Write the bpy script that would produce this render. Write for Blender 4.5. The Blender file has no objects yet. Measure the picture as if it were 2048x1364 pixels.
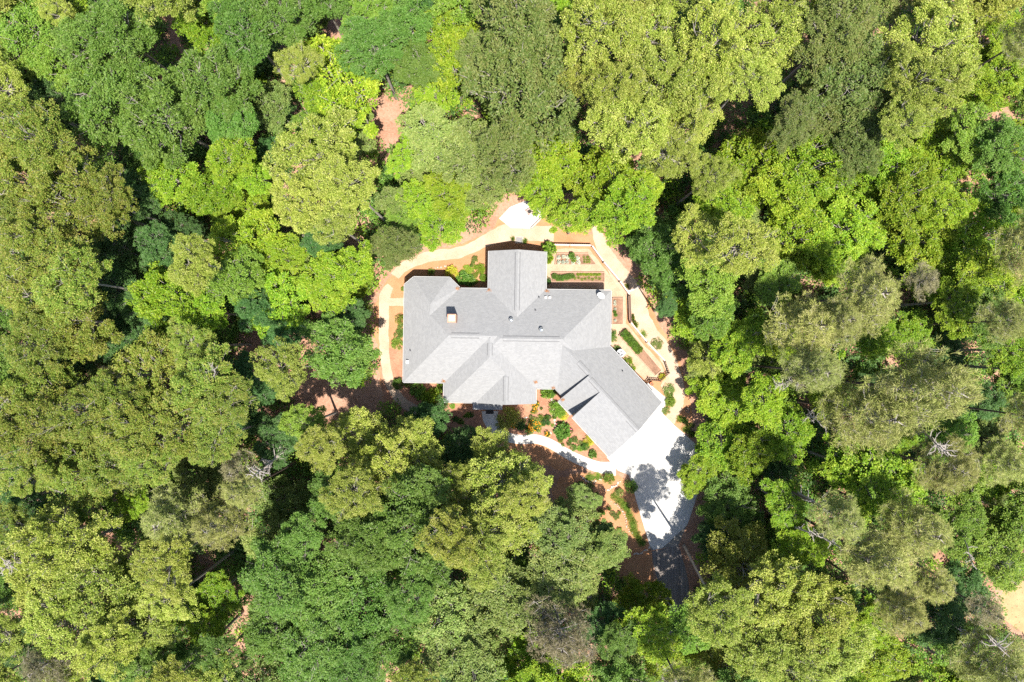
import bpy, bmesh, math, random
import numpy as np
from mathutils import Vector, Matrix, noise

sc = bpy.context.scene
# ------------------------------------------------------------------ camera
CAM_H = 75.0
FPX = 2048 * 24 / 36.0
cam = bpy.data.cameras.new("camera"); cam.lens = 24; cam.sensor_width = 36; cam.clip_end = 3000
co = bpy.data.objects.new("camera", cam); sc.collection.objects.link(co)
co.location = (0, 0, CAM_H); co.rotation_euler = (0, 0, 0)
sc.camera = co
# ------------------------------------------------------------------ sky + sun
SUN_EL = math.radians(69)
SH = Vector((-0.37, 0.929))                      # horizontal direction in which shadows fall
w = bpy.data.worlds.new("World"); sc.world = w; w.use_nodes = True
nt = w.node_tree
bg = nt.nodes["Background"]
sky = nt.nodes.new("ShaderNodeTexSky"); sky.sky_type = 'NISHITA'; sky.sun_disc = False
sky.sun_elevation = SUN_EL
sky.sun_rotation = math.atan2(-SH.x, -SH.y)
nt.links.new(sky.outputs[0], bg.inputs[0]); bg.inputs[1].default_value = 0.108
sl = bpy.data.lights.new("sun", 'SUN'); sl.energy = 5.0; sl.angle = math.radians(0.5); sl.color = (1, 0.955, 0.88)
so = bpy.data.objects.new("sun", sl); sc.collection.objects.link(so)
ray = Vector((SH.x * math.cos(SUN_EL), SH.y * math.cos(SUN_EL), -math.sin(SUN_EL)))
so.rotation_euler = ray.to_track_quat('-Z', 'Y').to_euler(); so.location = (0, -60, 120)
sc.view_settings.view_transform = 'Standard'; sc.view_settings.look = 'None'
sc.view_settings.exposure = 1.27; sc.view_settings.gamma = 1
sc.render.engine = 'CYCLES'
sc.cycles.use_denoising = False
sc.cycles.max_bounces = 5; sc.cycles.diffuse_bounces = 3; sc.cycles.glossy_bounces = 2
sc.cycles.transmission_bounces = 3; sc.cycles.transparent_max_bounces = 4
sc.cycles.caustics_reflective = False; sc.cycles.caustics_refractive = False

C = sc.collection
random.seed(7)
R = random.random
def U(a, b): return a + (b - a) * random.random()

def G(px, py, z=0.0):
    k = (CAM_H - z) / FPX
    return Vector(((px - 1024) * k, (682 - py) * k, z))

# ------------------------------------------------------------------ materials
def mat(name):
    m = bpy.data.materials.new(name); m.use_nodes = True
    t = m.node_tree
    return m, t, t.nodes["Principled BSDF"]
def nod(t, kind, **kw):
    n = t.nodes.new(kind)
    for k, v in kw.items(): setattr(n, k, v)
    return n
def lk(t, a, b): t.links.new(a, b)
def mixc(t, fac, a, b, mode='MIX'):
    n = nod(t, 'ShaderNodeMix', data_type='RGBA', blend_type=mode)
    for i, v in ((0, fac), (6, a), (7, b)):
        if hasattr(v, 'links') or hasattr(v, 'is_output'): lk(t, v, n.inputs[i])
        elif i == 0: n.inputs[0].default_value = v
        else: n.inputs[i].default_value = (*v, 1)
    return n.outputs[2]
def math_(t, op, a, b=0.5, c=None):
    n = nod(t, 'ShaderNodeMath', operation=op)
    for i, v in enumerate((a, b) if c is None else (a, b, c)):
        if hasattr(v, 'is_output'): lk(t, v, n.inputs[i])
        else: n.inputs[i].default_value = v
    return n.outputs[0]
def ramp(t, fac, stops):
    n = nod(t, 'ShaderNodeMapRange'); n.interpolation_type = 'SMOOTHSTEP'
    lk(t, fac, n.inputs[0]); n.inputs[1].default_value = stops[0]; n.inputs[2].default_value = stops[1]
    return n.outputs[0]
def noise_(t, scale, detail=4, rough=0.6, vec=None, w=0.0):
    n = nod(t, 'ShaderNodeTexNoise'); n.inputs['Scale'].default_value = scale
    n.inputs['Detail'].default_value = detail; n.inputs['Roughness'].default_value = rough
    if vec is not None: lk(t, vec, n.inputs['Vector'])
    return n.outputs[0]
def bump(t, p, h, strength, dist=0.02):
    b = nod(t, 'ShaderNodeBump'); b.inputs['Strength'].default_value = strength; b.inputs['Distance'].default_value = dist
    lk(t, h, b.inputs['Height']); lk(t, b.outputs[0], p.inputs['Normal'])

def ground_mat(name, c1, c2, c3, s1=0.35, s2=6.0, s3=22.0, rough=0.95, b=0.6, c3cut=(0.56, 0.66)):
    """three-tone granular ground: broad patches, clods and specks"""
    m, t, p = mat(name)
    g = nod(t, 'ShaderNodeNewGeometry').outputs['Position']
    n1 = noise_(t, s1, 5, 0.6, g); n2 = noise_(t, s2, 4, 0.7, g); n3 = noise_(t, s3, 3, 0.7, g)
    f = math_(t, 'ADD', math_(t, 'MULTIPLY', n1, 0.55), math_(t, 'MULTIPLY', n2, 0.45))
    col = mixc(t, ramp(t, f, (0.38, 0.62)), c1, c2)
    col = mixc(t, math_(t, 'MULTIPLY', ramp(t, n3, c3cut), 0.8), col, c3)
    lk(t, col, p.inputs['Base Color']); p.inputs['Roughness'].default_value = rough
    p.inputs['Specular IOR Level'].default_value = 0.15
    bump(t, p, math_(t, 'ADD', n2, n3), b, 0.05)
    return m

M = {}
M['forest_floor'] = ground_mat('forest_floor', (0.27, 0.14, 0.088), (0.37, 0.225, 0.155), (0.12, 0.055, 0.03), 0.25, 3.5, 14)
M['pine_straw'] = ground_mat('pine_straw', (0.33, 0.155, 0.075), (0.395, 0.205, 0.108), (0.24, 0.105, 0.048), 0.5, 7, 30, c3cut=(0.55, 0.72))
M['red_mulch'] = ground_mat('red_mulch', (0.27, 0.13, 0.08), (0.38, 0.20, 0.125), (0.12, 0.05, 0.03), 0.7, 5, 20)
M['gravel_path'] = ground_mat('gravel_path', (0.36, 0.25, 0.172), (0.43, 0.32, 0.235), (0.27, 0.165, 0.105), 0.6, 8, 34, c3cut=(0.6, 0.75))
M['sand'] = ground_mat('sand', (0.35, 0.22, 0.145), (0.42, 0.29, 0.20), (0.28, 0.155, 0.095), 0.9, 6, 26, c3cut=(0.58, 0.74))
M['soil'] = ground_mat('soil', (0.15, 0.085, 0.055), (0.26, 0.155, 0.10), (0.34, 0.19, 0.11), 1.2, 8, 30)
M['dry_grass'] = ground_mat('dry_grass', (0.30, 0.20, 0.10), (0.38, 0.26, 0.135), (0.2, 0.16, 0.06), 0.6, 6, 30)
M['concrete'] = ground_mat('concrete', (0.41, 0.395, 0.37), (0.49, 0.475, 0.445), (0.37, 0.35, 0.325), 0.4, 3, 60, rough=0.85, b=0.12)
M['walk_concrete'] = ground_mat('walk_concrete', (0.43, 0.405, 0.365), (0.50, 0.475, 0.435), (0.36, 0.34, 0.30), 0.6, 4, 60, rough=0.88, b=0.15)
M['joint'] = ground_mat('joint', (0.16, 0.15, 0.13), (0.22, 0.2, 0.18), (0.1, 0.09, 0.08))
M['stone'] = ground_mat('stone', (0.38, 0.31, 0.26), (0.5, 0.43, 0.37), (0.34, 0.27, 0.22), 3, 9, 40, b=0.4)
M['litter'] = None

def asphalt_mat():
    m, t, p = mat('asphalt')
    g = nod(t, 'ShaderNodeNewGeometry').outputs['Position']
    mp = nod(t, 'ShaderNodeMapping'); lk(t, g, mp.inputs[0]); mp.inputs['Scale'].default_value = (4.5, 0.12, 1)
    mp.inputs['Rotation'].default_value = (0, 0, math.radians(6))
    n1 = noise_(t, 1.0, 5, 0.65, mp.outputs[0]); n2 = noise_(t, 40, 2, 0.6, g); n3 = noise_(t, 0.5, 3, 0.5, g)
    col = mixc(t, ramp(t, n1, (0.35, 0.68)), (0.115, 0.098, 0.09), (0.22, 0.192, 0.172))
    col = mixc(t, math_(t, 'MULTIPLY', ramp(t, n3, (0.45, 0.7)), 0.35), col, (0.25, 0.20, 0.16))
    col = mixc(t, math_(t, 'MULTIPLY', n2, 0.3), col, (0.06, 0.055, 0.05))
    lk(t, col, p.inputs['Base Color']); p.inputs['Roughness'].default_value = 0.9
    bump(t, p, n2, 0.4, 0.01)
    return m
M['asphalt'] = asphalt_mat()

def shingle_mat():
    m, t, p = mat('asphalt_shingle')
    geo = nod(t, 'ShaderNodeNewGeometry')
    sp = nod(t, 'ShaderNodeSeparateXYZ'); lk(t, geo.outputs['Position'], sp.inputs[0])
    sn = nod(t, 'ShaderNodeSeparateXYZ'); lk(t, geo.outputs['True Normal'], sn.inputs[0])
    hl = math_(t, 'SQRT', math_(t, 'ADD', math_(t, 'ADD', math_(t, 'MULTIPLY', sn.outputs[0], sn.outputs[0]), math_(t, 'MULTIPLY', sn.outputs[1], sn.outputs[1])), 1e-5))
    uu = math_(t, 'DIVIDE', math_(t, 'SUBTRACT', math_(t, 'MULTIPLY', sp.outputs[1], sn.outputs[0]), math_(t, 'MULTIPLY', sp.outputs[0], sn.outputs[1])), hl)
    vv = math_(t, 'DIVIDE', sp.outputs[2], hl)                 # distance measured up the slope
    row = math_(t, 'FLOOR', math_(t, 'DIVIDE', vv, 0.145))
    off = math_(t, 'MULTIPLY', math_(t, 'FRACT', math_(t, 'MULTIPLY', row, 0.6180339)), 3.1)
    ucell = math_(t, 'FLOOR', math_(t, 'DIVIDE', math_(t, 'ADD', uu, off), 0.26))
    cv = nod(t, 'ShaderNodeCombineXYZ'); lk(t, ucell, cv.inputs[0]); lk(t, row, cv.inputs[1])
    wn = nod(t, 'ShaderNodeTexWhiteNoise', noise_dimensions='2D'); lk(t, cv.outputs[0], wn.inputs['Vector'])
    rnd = wn.outputs['Value']
    fr = math_(t, 'FRACT', math_(t, 'DIVIDE', vv, 0.145))
    edge = math_(t, 'LESS_THAN', fr, 0.13)
    n1 = noise_(t, 0.45, 5, 0.62, geo.outputs['Position']); n2 = noise_(t, 60, 2, 0.6, geo.outputs['Position'])
    mp = nod(t, 'ShaderNodeCombineXYZ')                        # streaks that run down the slope
    lk(t, math_(t, 'MULTIPLY', uu, 1.6), mp.inputs[0]); lk(t, math_(t, 'MULTIPLY', vv, 0.22), mp.inputs[1])
    st = noise_(t, 1.0, 4, 0.6, mp.outputs[0])
    col = mixc(t, rnd, (0.212, 0.212, 0.213), (0.25, 0.249, 0.248))
    col = mixc(t, math_(t, 'MULTIPLY', ramp(t, n1, (0.5, 0.75)), 0.16), col, (0.2, 0.19, 0.18))
    col = mixc(t, math_(t, 'MULTIPLY', ramp(t, st, (0.68, 0.88)), 0.12), col, (0.2, 0.18, 0.165))
    col = mixc(t, math_(t, 'MULTIPLY', n2, 0.35), col, (0.14, 0.14, 0.14))
    col = mixc(t, math_(t, 'MULTIPLY', edge, 0.22), col, (0.09, 0.09, 0.09))
    lk(t, col, p.inputs['Base Color']); p.inputs['Roughness'].default_value = 0.92
    p.inputs['Specular IOR Level'].default_value = 0.2
    bump(t, p, math_(t, 'ADD', math_(t, 'ADD', fr, math_(t, 'MULTIPLY', rnd, 0.6)), math_(t, 'MULTIPLY', n2, 0.5)), 0.45, 0.015)
    return m
M['shingle'] = shingle_mat()

def flat(name, col, rough=0.6, metal=0.0, spec=0.4, var=0.25, s=9.0):
    m, t, p = mat(name)
    g = nod(t, 'ShaderNodeNewGeometry').outputs['Position']
    n = noise_(t, s, 4, 0.6, g)
    c = mixc(t, n, tuple(v * (1 - var) for v in col), tuple(min(1, v * (1 + var)) for v in col))
    lk(t, c, p.inputs['Base Color']); p.inputs['Roughness'].default_value = rough; p.inputs['Metallic'].default_value = metal
    p.inputs['Specular IOR Level'].default_value = spec
    return m
M['white_trim'] = flat('white_trim', (0.72, 0.71, 0.69), 0.5, var=0.06)
M['gutter_white'] = flat('gutter_white', (0.36, 0.355, 0.345), 0.6, var=0.1)
M['siding'] = flat('siding', (0.55, 0.50, 0.43), 0.7, var=0.1)
M['glass'] = flat('glass', (0.03, 0.035, 0.04), 0.08, spec=0.6, var=0.1)
M['metal'] = flat('metal', (0.62, 0.64, 0.66), 0.28, metal=0.9, var=0.1)
M['grey_metal'] = flat('grey_metal', (0.42, 0.43, 0.43), 0.45, metal=0.2, var=0.12)
M['dark_metal'] = flat('dark_metal', (0.05, 0.05, 0.055), 0.5, var=0.2)
M['timber'] = flat('timber', (0.42, 0.27, 0.19), 0.85, var=0.3, s=6)
M['pale_timber'] = flat('pale_timber', (0.52, 0.42, 0.36), 0.85, var=0.2, s=5)
M['dark_timber'] = flat('dark_timber', (0.09, 0.055, 0.04), 0.85, var=0.3, s=6)
M['terracotta'] = flat('terracotta', (0.55, 0.14, 0.05), 0.7, var=0.1)
M['cap'] = flat('cap', (0.62, 0.58, 0.55), 0.8, var=0.08)
M['door'] = flat('door', (0.16, 0.07, 0.05), 0.5, var=0.15)
M['pit_block'] = flat('pit_block', (0.42, 0.31, 0.27), 0.9, var=0.2)
M['paver'] = flat('paver', (0.19, 0.18, 0.18), 0.9, var=0.2)
M['bark'] = flat('bark', (0.27, 0.24, 0.205), 0.95, var=0.5, s=7, spec=0.1)
M['pine_bark'] = flat('pine_bark', (0.10, 0.075, 0.062), 0.95, var=0.5, s=7, spec=0.1)
M['dead_wood'] = flat('dead_wood', (0.30, 0.265, 0.235), 0.95, var=0.35, s=6, spec=0.1)
M['needle_litter'] = flat('needle_litter', (0.30, 0.15, 0.075), 0.95, var=0.4, s=20, spec=0.1)
M['flower_orange'] = flat('flower_orange', (0.75, 0.28, 0.01), 0.7, var=0.15)
M['flower_pink'] = flat('flower_pink', (0.6, 0.12, 0.2), 0.7, var=0.15)
M['flower_pale'] = flat('flower_pale', (0.75, 0.72, 0.62), 0.7, var=0.1)
M['soot_and_opening'] = flat('soot_and_opening', (0.03, 0.027, 0.025), 0.9, var=0.3)

def brick_mat():
    m, t, p = mat('chimney_brick')
    tc = nod(t, 'ShaderNodeTexCoord')
    b = nod(t, 'ShaderNodeTexBrick'); lk(t, tc.outputs['Object'], b.inputs['Vector'])
    b.inputs['Color1'].default_value = (0.46, 0.20, 0.11, 1); b.inputs['Color2'].default_value = (0.36, 0.145, 0.08, 1)
    b.inputs['Mortar'].default_value = (0.4, 0.36, 0.32, 1); b.inputs['Scale'].default_value = 4.5
    lk(t, b.outputs[0], p.inputs['Base Color']); p.inputs['Roughness'].default_value = 0.9
    return m
M['brick'] = brick_mat()

def leaf_mat(name, c1, c2, tip, tipamt=0.35, trans=0.32, spec=0.22, rough=0.5, patch=0.35):
    """two-tone leaf with odd leaves in the tip colour; light passes through the blade"""
    m, t, p = mat(name)
    a = nod(t, 'ShaderNodeAttribute', attribute_name='rnd')
    oi = nod(t, 'ShaderNodeObjectInfo')
    tc = nod(t, 'ShaderNodeTexCoord')
    rnd = a.outputs['Fac']
    col = mixc(t, rnd, c1, c2)
    n = noise_(t, 0.55, 3, 0.6, tc.outputs['Object'])
    f = math_(t, 'ADD', math_(t, 'MULTIPLY', ramp(t, n, (0.45, 0.7)), patch), math_(t, 'MULTIPLY', math_(t, 'GREATER_THAN', math_(t, 'FRACT', math_(t, 'MULTIPLY', rnd, 7.31)), 1 - tipamt), 0.75))
    col = mixc(t, math_(t, 'MINIMUM', f, 0.9), col, tip)
    hs = nod(t, 'ShaderNodeHueSaturation'); lk(t, col, hs.inputs['Color'])
    lk(t, math_(t, 'ADD', math_(t, 'MULTIPLY', oi.outputs['Random'], 0.026), 0.489), hs.inputs['Hue'])
    lk(t, math_(t, 'ADD', math_(t, 'MULTIPLY', math_(t, 'FRACT', math_(t, 'MULTIPLY', oi.outputs['Random'], 13.7)), 0.36), 0.82), hs.inputs['Value'])
    col = hs.outputs[0]
    lk(t, col, p.inputs['Base Color']); p.inputs['Roughness'].default_value = rough
    p.inputs['Specular IOR Level'].default_value = spec
    tr = nod(t, 'ShaderNodeBsdfTranslucent')
    lk(t, mixc(t, 0.6, col, (0.9, 1.0, 0.35), 'MULTIPLY'), tr.inputs[0])
    g = nod(t, 'ShaderNodeBrightContrast'); lk(t, col, g.inputs[0]); g.inputs[1].default_value = 0.02
    lk(t, g.outputs[0], tr.inputs[0])
    mx = nod(t, 'ShaderNodeMixShader'); mx.inputs[0].default_value = trans
    lk(t, p.outputs[0], mx.inputs[1]); lk(t, tr.outputs[0], mx.inputs[2])
    lk(t, mx.outputs[0], t.nodes['Material Output'].inputs[0])
    return m
LEAF = {
 'K': leaf_mat('leaf_khaki', (0.145, 0.195, 0.018), (0.29, 0.345, 0.046), (0.47, 0.46, 0.12), 0.2),
 'O': leaf_mat('leaf_olive', (0.11, 0.17, 0.017), (0.205, 0.27, 0.036), (0.34, 0.30, 0.07), 0.18),
 'L': leaf_mat('leaf_lime', (0.12, 0.22, 0.010), (0.23, 0.35, 0.020), (0.41, 0.46, 0.05), 0.15, trans=0.4),
 'Y': leaf_mat('leaf_fresh', (0.10, 0.19, 0.018), (0.18, 0.29, 0.032), (0.27, 0.345, 0.06), 0.15),
 'G': leaf_mat('leaf_green', (0.065, 0.14, 0.016), (0.125, 0.225, 0.032), (0.19, 0.27, 0.06), 0.15),
 'D': leaf_mat('leaf_dark', (0.04, 0.105, 0.022), (0.08, 0.165, 0.038), (0.13, 0.21, 0.06), 0.12),
 'M': leaf_mat('leaf_moss', (0.085, 0.13, 0.024), (0.15, 0.20, 0.042), (0.22, 0.22, 0.07), 0.2),
 'P': leaf_mat('needle_pine', (0.25, 0.285, 0.066), (0.36, 0.395, 0.11), (0.46, 0.43, 0.18), 0.25, trans=0.38, spec=0.15),
 'B': leaf_mat('needle_thin', (0.16, 0.155, 0.065), (0.21, 0.20, 0.09), (0.25, 0.21, 0.13), 0.4, trans=0.2, spec=0.15),
 'S': leaf_mat('leaf_sage', (0.12, 0.185, 0.034), (0.205, 0.275, 0.060), (0.31, 0.34, 0.10), 0.18),
 'W': leaf_mat('leaf_yellow', (0.36, 0.36, 0.02), (0.52, 0.50, 0.04), (0.6, 0.55, 0.08), 0.2),
 'C': leaf_mat('leaf_cabbage', (0.36, 0.42, 0.28), (0.55, 0.58, 0.45), (0.72, 0.70, 0.62), 0.5),
}

# ------------------------------------------------------------------ object helpers
def link(o, parent=None):
    C.objects.link(o)
    if parent is not None: o.parent = parent
    return o
def tag(o, label=None, cat=None, group=None, kind=None):
    for k, v in (('label', label), ('category', cat), ('group', group), ('kind', kind)):
        if v: o[k] = v
    return o
def empty(name, loc=(0, 0, 0), rz=0.0, label=None, cat=None, group=None):
    o = bpy.data.objects.new(name, None); o.empty_display_size = 0.3
    o.location = loc; o.rotation_euler = (0, 0, rz); C.objects.link(o)
    return tag(o, label, cat, group)
def mobj(name, verts, faces, m, parent=None, smooth=False):
    me = bpy.data.meshes.new(name); me.from_pydata([tuple(v) for v in verts], [], faces); me.update()
    me.materials.append(m)
    if smooth: me.polygons.foreach_set('use_smooth', [True] * len(me.polygons))
    return link(bpy.data.objects.new(name, me), parent)
class MB:
    def __init__(s): s.v = []; s.f = []
    def add(s, vs, fs):
        n = len(s.v); s.v += [Vector(v) for v in vs]; s.f += [tuple(i + n for i in f) for f in fs]; return s
    def box(s, c, size, rz=0.0, taper=1.0):
        x, y, z = (v / 2 for v in size); cr, sr = math.cos(rz), math.sin(rz); vs = []
        for dz in (-z, z):
            k = taper if dz > 0 else 1
            for dx, dy in ((-x, -y), (x, -y), (x, y), (-x, y)):
                vs.append((c[0] + (dx * cr - dy * sr) * k, c[1] + (dx * sr + dy * cr) * k, c[2] + dz))
        return s.add(vs, [(3, 2, 1, 0), (4, 5, 6, 7), (0, 1, 5, 4), (1, 2, 6, 5), (2, 3, 7, 6), (3, 0, 4, 7)])
    def bar(s, a, b, wd, ht):
        """box beam between two points (width across, height up)"""
        a = Vector(a); b = Vector(b); d = (b - a); d.z = 0; d.normalize(); n = Vector((-d.y, d.x, 0)) * wd / 2; u = Vector((0, 0, ht / 2))
        vs = [a - n - u, a + n - u, a + n + u, a - n + u, b - n - u, b + n - u, b + n + u, b - n + u]
        return s.add(vs, [(0, 1, 2, 3), (7, 6, 5, 4), (0, 4, 5, 1), (1, 5, 6, 2), (2, 6, 7, 3), (3, 7, 4, 0)])
    def tube(s, pts, rads, n=6, cap=True):
        rings = []; base = len(s.v)
        pts = [Vector(p) for p in pts]
        for i, p in enumerate(pts):
            d = (pts[min(i + 1, len(pts) - 1)] - pts[max(i - 1, 0)]); d = d.normalized() if d.length > 1e-6 else Vector((0, 0, 1))
            a = d.cross(Vector((0, 0, 1)) if abs(d.z) < 0.9 else Vector((1, 0, 0))).normalized(); b = d.cross(a)
            for k in range(n):
                t = 2 * math.pi * k / n
                s.v.append(p + (a * math.cos(t) + b * math.sin(t)) * rads[i])
        for i in range(len(pts) - 1):
            for k in range(n):
                q = base + i * n
                s.f.append((q + k, q + (k + 1) % n, q + n + (k + 1) % n, q + n + k))
        if cap:
            s.f.append(tuple(base + k for k in range(n))[::-1]); s.f.append(tuple(base + (len(pts) - 1) * n + k for k in range(n)))
        return s
    def lathe(s, c, prof, n=20):
        c = Vector(c); base = len(s.v)
        for r, z in prof:
            for k in range(n):
                t = 2 * math.pi * k / n; s.v.append(c + Vector((r * math.cos(t), r * math.sin(t), z)))
        for i in range(len(prof) - 1):
            for k in range(n):
                q = base + i * n; s.f.append((q + k, q + (k + 1) % n, q + n + (k + 1) % n, q + n + k))
        s.f.append(tuple(base + k for k in range(n))[::-1]); s.f.append(tuple(base + (len(prof) - 1) * n + k for k in range(n)))
        return s
    def prism(s, poly, z0, z1):
        """convex polygon prism; z1 may be a function of the point"""
        n = len(poly); f1 = z1 if callable(z1) else (lambda x, y: z1); f0 = z0 if callable(z0) else (lambda x, y: z0)
        vs = [(x, y, f0(x, y)) for x, y in poly] + [(x, y, f1(x, y)) for x, y in poly]
        fs = [tuple(range(n))[::-1], tuple(range(n, 2 * n))] + [(i, (i + 1) % n, n + (i + 1) % n, n + i) for i in range(n)]
        return s.add(vs, fs)
    def build(s, name, m, parent=None, smooth=False): return mobj(name, s.v, s.f, m, parent, smooth)

def densify(poly, step, jit, closed=True):
    out = []; n = len(poly)
    for i in range(n if closed else n - 1):
        a = Vector(poly[i][:2]); b = Vector(poly[(i + 1) % n][:2]); k = max(1, int((b - a).length / step))
        for j in range(k):
            p = a.lerp(b, j / k); q = Vector((noise.noise((p.x * 1.3, p.y * 1.3, 3.1)), noise.noise((p.x * 1.3, p.y * 1.3, 9.7)))) * jit
            out.append(p + q + Vector((U(-1, 1), U(-1, 1))) * jit * 0.35)
    if not closed: out.append(Vector(poly[-1][:2]))
    return out
def smooth_line(pts, sub=6):
    pts = [Vector(p) for p in pts]; out = []
    for i in range(len(pts) - 1):
        p0 = pts[max(i - 1, 0)]; p1 = pts[i]; p2 = pts[i + 1]; p3 = pts[min(i + 2, len(pts) - 1)]
        for j in range(sub):
            t = j / sub
            out.append(0.5 * ((2 * p1) + (p2 - p0) * t + (2 * p0 - 5 * p1 + 4 * p2 - p3) * t * t + (3 * p1 - p0 - 3 * p2 + p3) * t ** 3))
    out.append(pts[-1]); return out
def sheet(name, poly, z, m, jit=0.0, step=0.35, parent=None, kind='structure', thick=0.0):
    """flat patch of ground cover with an uneven outline"""
    pts = densify(poly, step, jit) if jit else [Vector(p[:2]) for p in poly]
    bm = bmesh.new(); f = bm.faces.new([bm.verts.new((p.x, p.y, z)) for p in pts])
    bmesh.ops.recalc_face_normals(bm, faces=[f])
    if f.normal.z < 0: f.normal_flip()
    if thick:
        r = bmesh.ops.extrude_face_region(bm, geom=[f])
        for v in r['geom']:
            if isinstance(v, bmesh.types.BMVert): v.co.z -= 0
        for v in [v for v in bm.verts if v not in r['geom']]: v.co.z -= thick
        bmesh.ops.recalc_face_normals(bm, faces=bm.faces)
    bmesh.ops.triangulate(bm, faces=[f for f in bm.faces if len(f.verts) > 4])
    me = bpy.data.meshes.new(name); bm.to_mesh(me); bm.free(); me.materials.append(m)
    o = link(bpy.data.objects.new(name, me), parent)
    if kind and parent is None: o['kind'] = kind
    return o
def ribbon(pts, width):
    """outline of a strip along a centre line; width may be a list"""
    c = smooth_line([Vector(p[:2]) for p in pts], 6); L = []; Rr = []
    ws = width if isinstance(width, (list, tuple)) else [width] * len(pts)
    for i, p in enumerate(c):
        d = (c[min(i + 1, len(c) - 1)] - c[max(i - 1, 0)]).normalized(); n = Vector((-d.y, d.x))
        u = i / (len(c) - 1) * (len(ws) - 1); k = min(int(u), len(ws) - 2); wd = ws[k] + (ws[k + 1] - ws[k]) * (u - k)
        L.append(p + n * wd / 2); Rr.append(p - n * wd / 2)
    return L + Rr[::-1], L, Rr
def GP(l): return [G(*p) for p in l]
def clip(poly, a, b, c):
    """part of a polygon where a*x+b*y+c >= 0"""
    out = []; n = len(poly)
    for i in range(n):
        p, q = poly[i], poly[(i + 1) % n]; fp = a * p[0] + b * p[1] + c; fq = a * q[0] + b * q[1] + c
        if fp >= -1e-9: out.append(p)
        if (fp > 1e-9 and fq < -1e-9) or (fp < -1e-9 and fq > 1e-9):
            t = fp / (fp - fq); out.append((p[0] + (q[0] - p[0]) * t, p[1] + (q[1] - p[1]) * t))
    return out
def area(poly): return abs(sum(poly[i][0] * poly[(i + 1) % len(poly)][1] - poly[(i + 1) % len(poly)][0] * poly[i][1] for i in range(len(poly)))) / 2 if len(poly) > 2 else 0
def inside(p, poly):
    r = False; n = len(poly)
    for i in range(n):
        a, b = poly[i], poly[(i + 1) % n]
        if (a[1] > p[1]) != (b[1] > p[1]) and p[0] < (b[0] - a[0]) * (p[1] - a[1]) / (b[1] - a[1]) + a[0]: r = not r
    return r
def dist_poly(p, poly):
    best = 1e9; p = Vector(p[:2])
    for i in range(len(poly)):
        a = Vector(poly[i][:2]); b = Vector(poly[(i + 1) % len(poly)][:2]); d = b - a
        t = max(0, min(1, (p - a).dot(d) / max(d.length_squared, 1e-9))); best = min(best, (a + d * t - p).length)
    return best

# ------------------------------------------------------------------ ground and paths
gc = sorted(set([-700, -400, -200, -120] + list(range(-80, 81, 8)) + [120, 200, 400, 700]))
nv = len(gc)
gv = [(x, y, -0.003) for y in gc for x in gc]
gf = [(j * nv + i, j * nv + i + 1, (j + 1) * nv + i + 1, (j + 1) * nv + i) for j in range(nv - 1) for i in range(nv - 1)]
tag(mobj('ground', gv, gf, M['forest_floor']), kind='structure')

YARD = GP([(748, 610), (775, 560), (800, 528), (850, 508), (930, 485), (985, 460), (1000, 430), (1085, 425), (1120, 455), (1185, 470), (1215, 500), (1262, 560), (1300, 600), (1318, 650), (1352, 700), (1378, 770), (1385, 850), (1360, 860), (1300, 830), (1200, 930), (1120, 940), (990, 900), (880, 870), (800, 840), (760, 770), (752, 690)])
sheet('mulch_bed', YARD, 0.004, M['pine_straw'], 0.25)
sheet('flower_bed', GP([(1000, 800), (1072, 775), (1115, 775), (1160, 850), (1222, 915), (1215, 935), (1150, 915), (1090, 882), (1030, 868), (995, 850), (988, 822)]), 0.009, M['red_mulch'], 0.12)
sheet('shade_bed', GP([(752, 700), (806, 690), (812, 760), (888, 770), (890, 810), (960, 815), (968, 860), (985, 890), (900, 880), (830, 850), (770, 810)]), 0.0095, M['red_mulch'], 0.2)
sheet('clay_bank', GP([(1120, 950), (1170, 945), (1235, 948), (1262, 965), (1272, 1000), (1302, 1100), (1310, 1180), (1290, 1200), (1240, 1160), (1190, 1120), (1130, 1040), (1105, 985)]), 0.006, M['pine_straw'], 0.3)
# gravel paths
N_PATH = [(1108, 468), (1075, 467), (1045, 466), (1010, 467), (980, 477), (950, 492), (915, 506), (870, 511), (835, 520), (806, 535), (790, 552)]
ns, _, _ = ribbon(GP(N_PATH), [1.7, 1.6, 1.9, 1.9, 1.4, 1.15, 1.2, 1.2, 1.15, 1.1, 1.0]); sheet('gravel_path', ns, 0.014, M['gravel_path'], 0.09, 0.25)
W_PATH = [(781, 572), (770, 590), (768, 620), (768, 680), (771, 725), (780, 765), (801, 800), (826, 817), (858, 832), (890, 850)]
ws_, _, _ = ribbon(GP(W_PATH), [0.8, 1.2, 1.1, 1.05, 1.05, 1.05, 1.05, 1.0, 1.0, 0.9]); sheet('gravel_path', ws_, 0.014, M['gravel_path'], 0.07, 0.25)
sheet('gravel_path', GP([(766, 597), (812, 595), (812, 612), (766, 611)]), 0.0175, M['gravel_path'], 0.06, 0.25)
E_PATH = [(1180, 425), (1192, 455), (1203, 490), (1222, 525), (1248, 560), (1270, 590), (1283, 630), (1300, 665), (1325, 695), (1344, 735), (1356, 780), (1352, 815), (1338, 842)]
es, _, _ = ribbon(GP(E_PATH), [0.8, 0.9, 1.4, 1.6, 1.9, 1.9, 1.7, 1.7, 1.6, 1.5, 1.4, 1.3, 1.3]); sheet('gravel_path', es, 0.014, M['gravel_path'], 0.12, 0.3)
sheet('gravel_path', GP([(1000, 455), (1022, 452), (1063, 454), (1085, 460), (1085, 474), (1004, 473)]), 0.018, M['gravel_path'], 0.08, 0.3)
FENCE = [(1095, 491.5), (1182, 493), (1205, 525), (1237, 563), (1257, 591), (1258.5, 645), (1291, 684), (1327, 722), (1335, 745), (1318, 761), (1297, 759), (1290, 768)]
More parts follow.
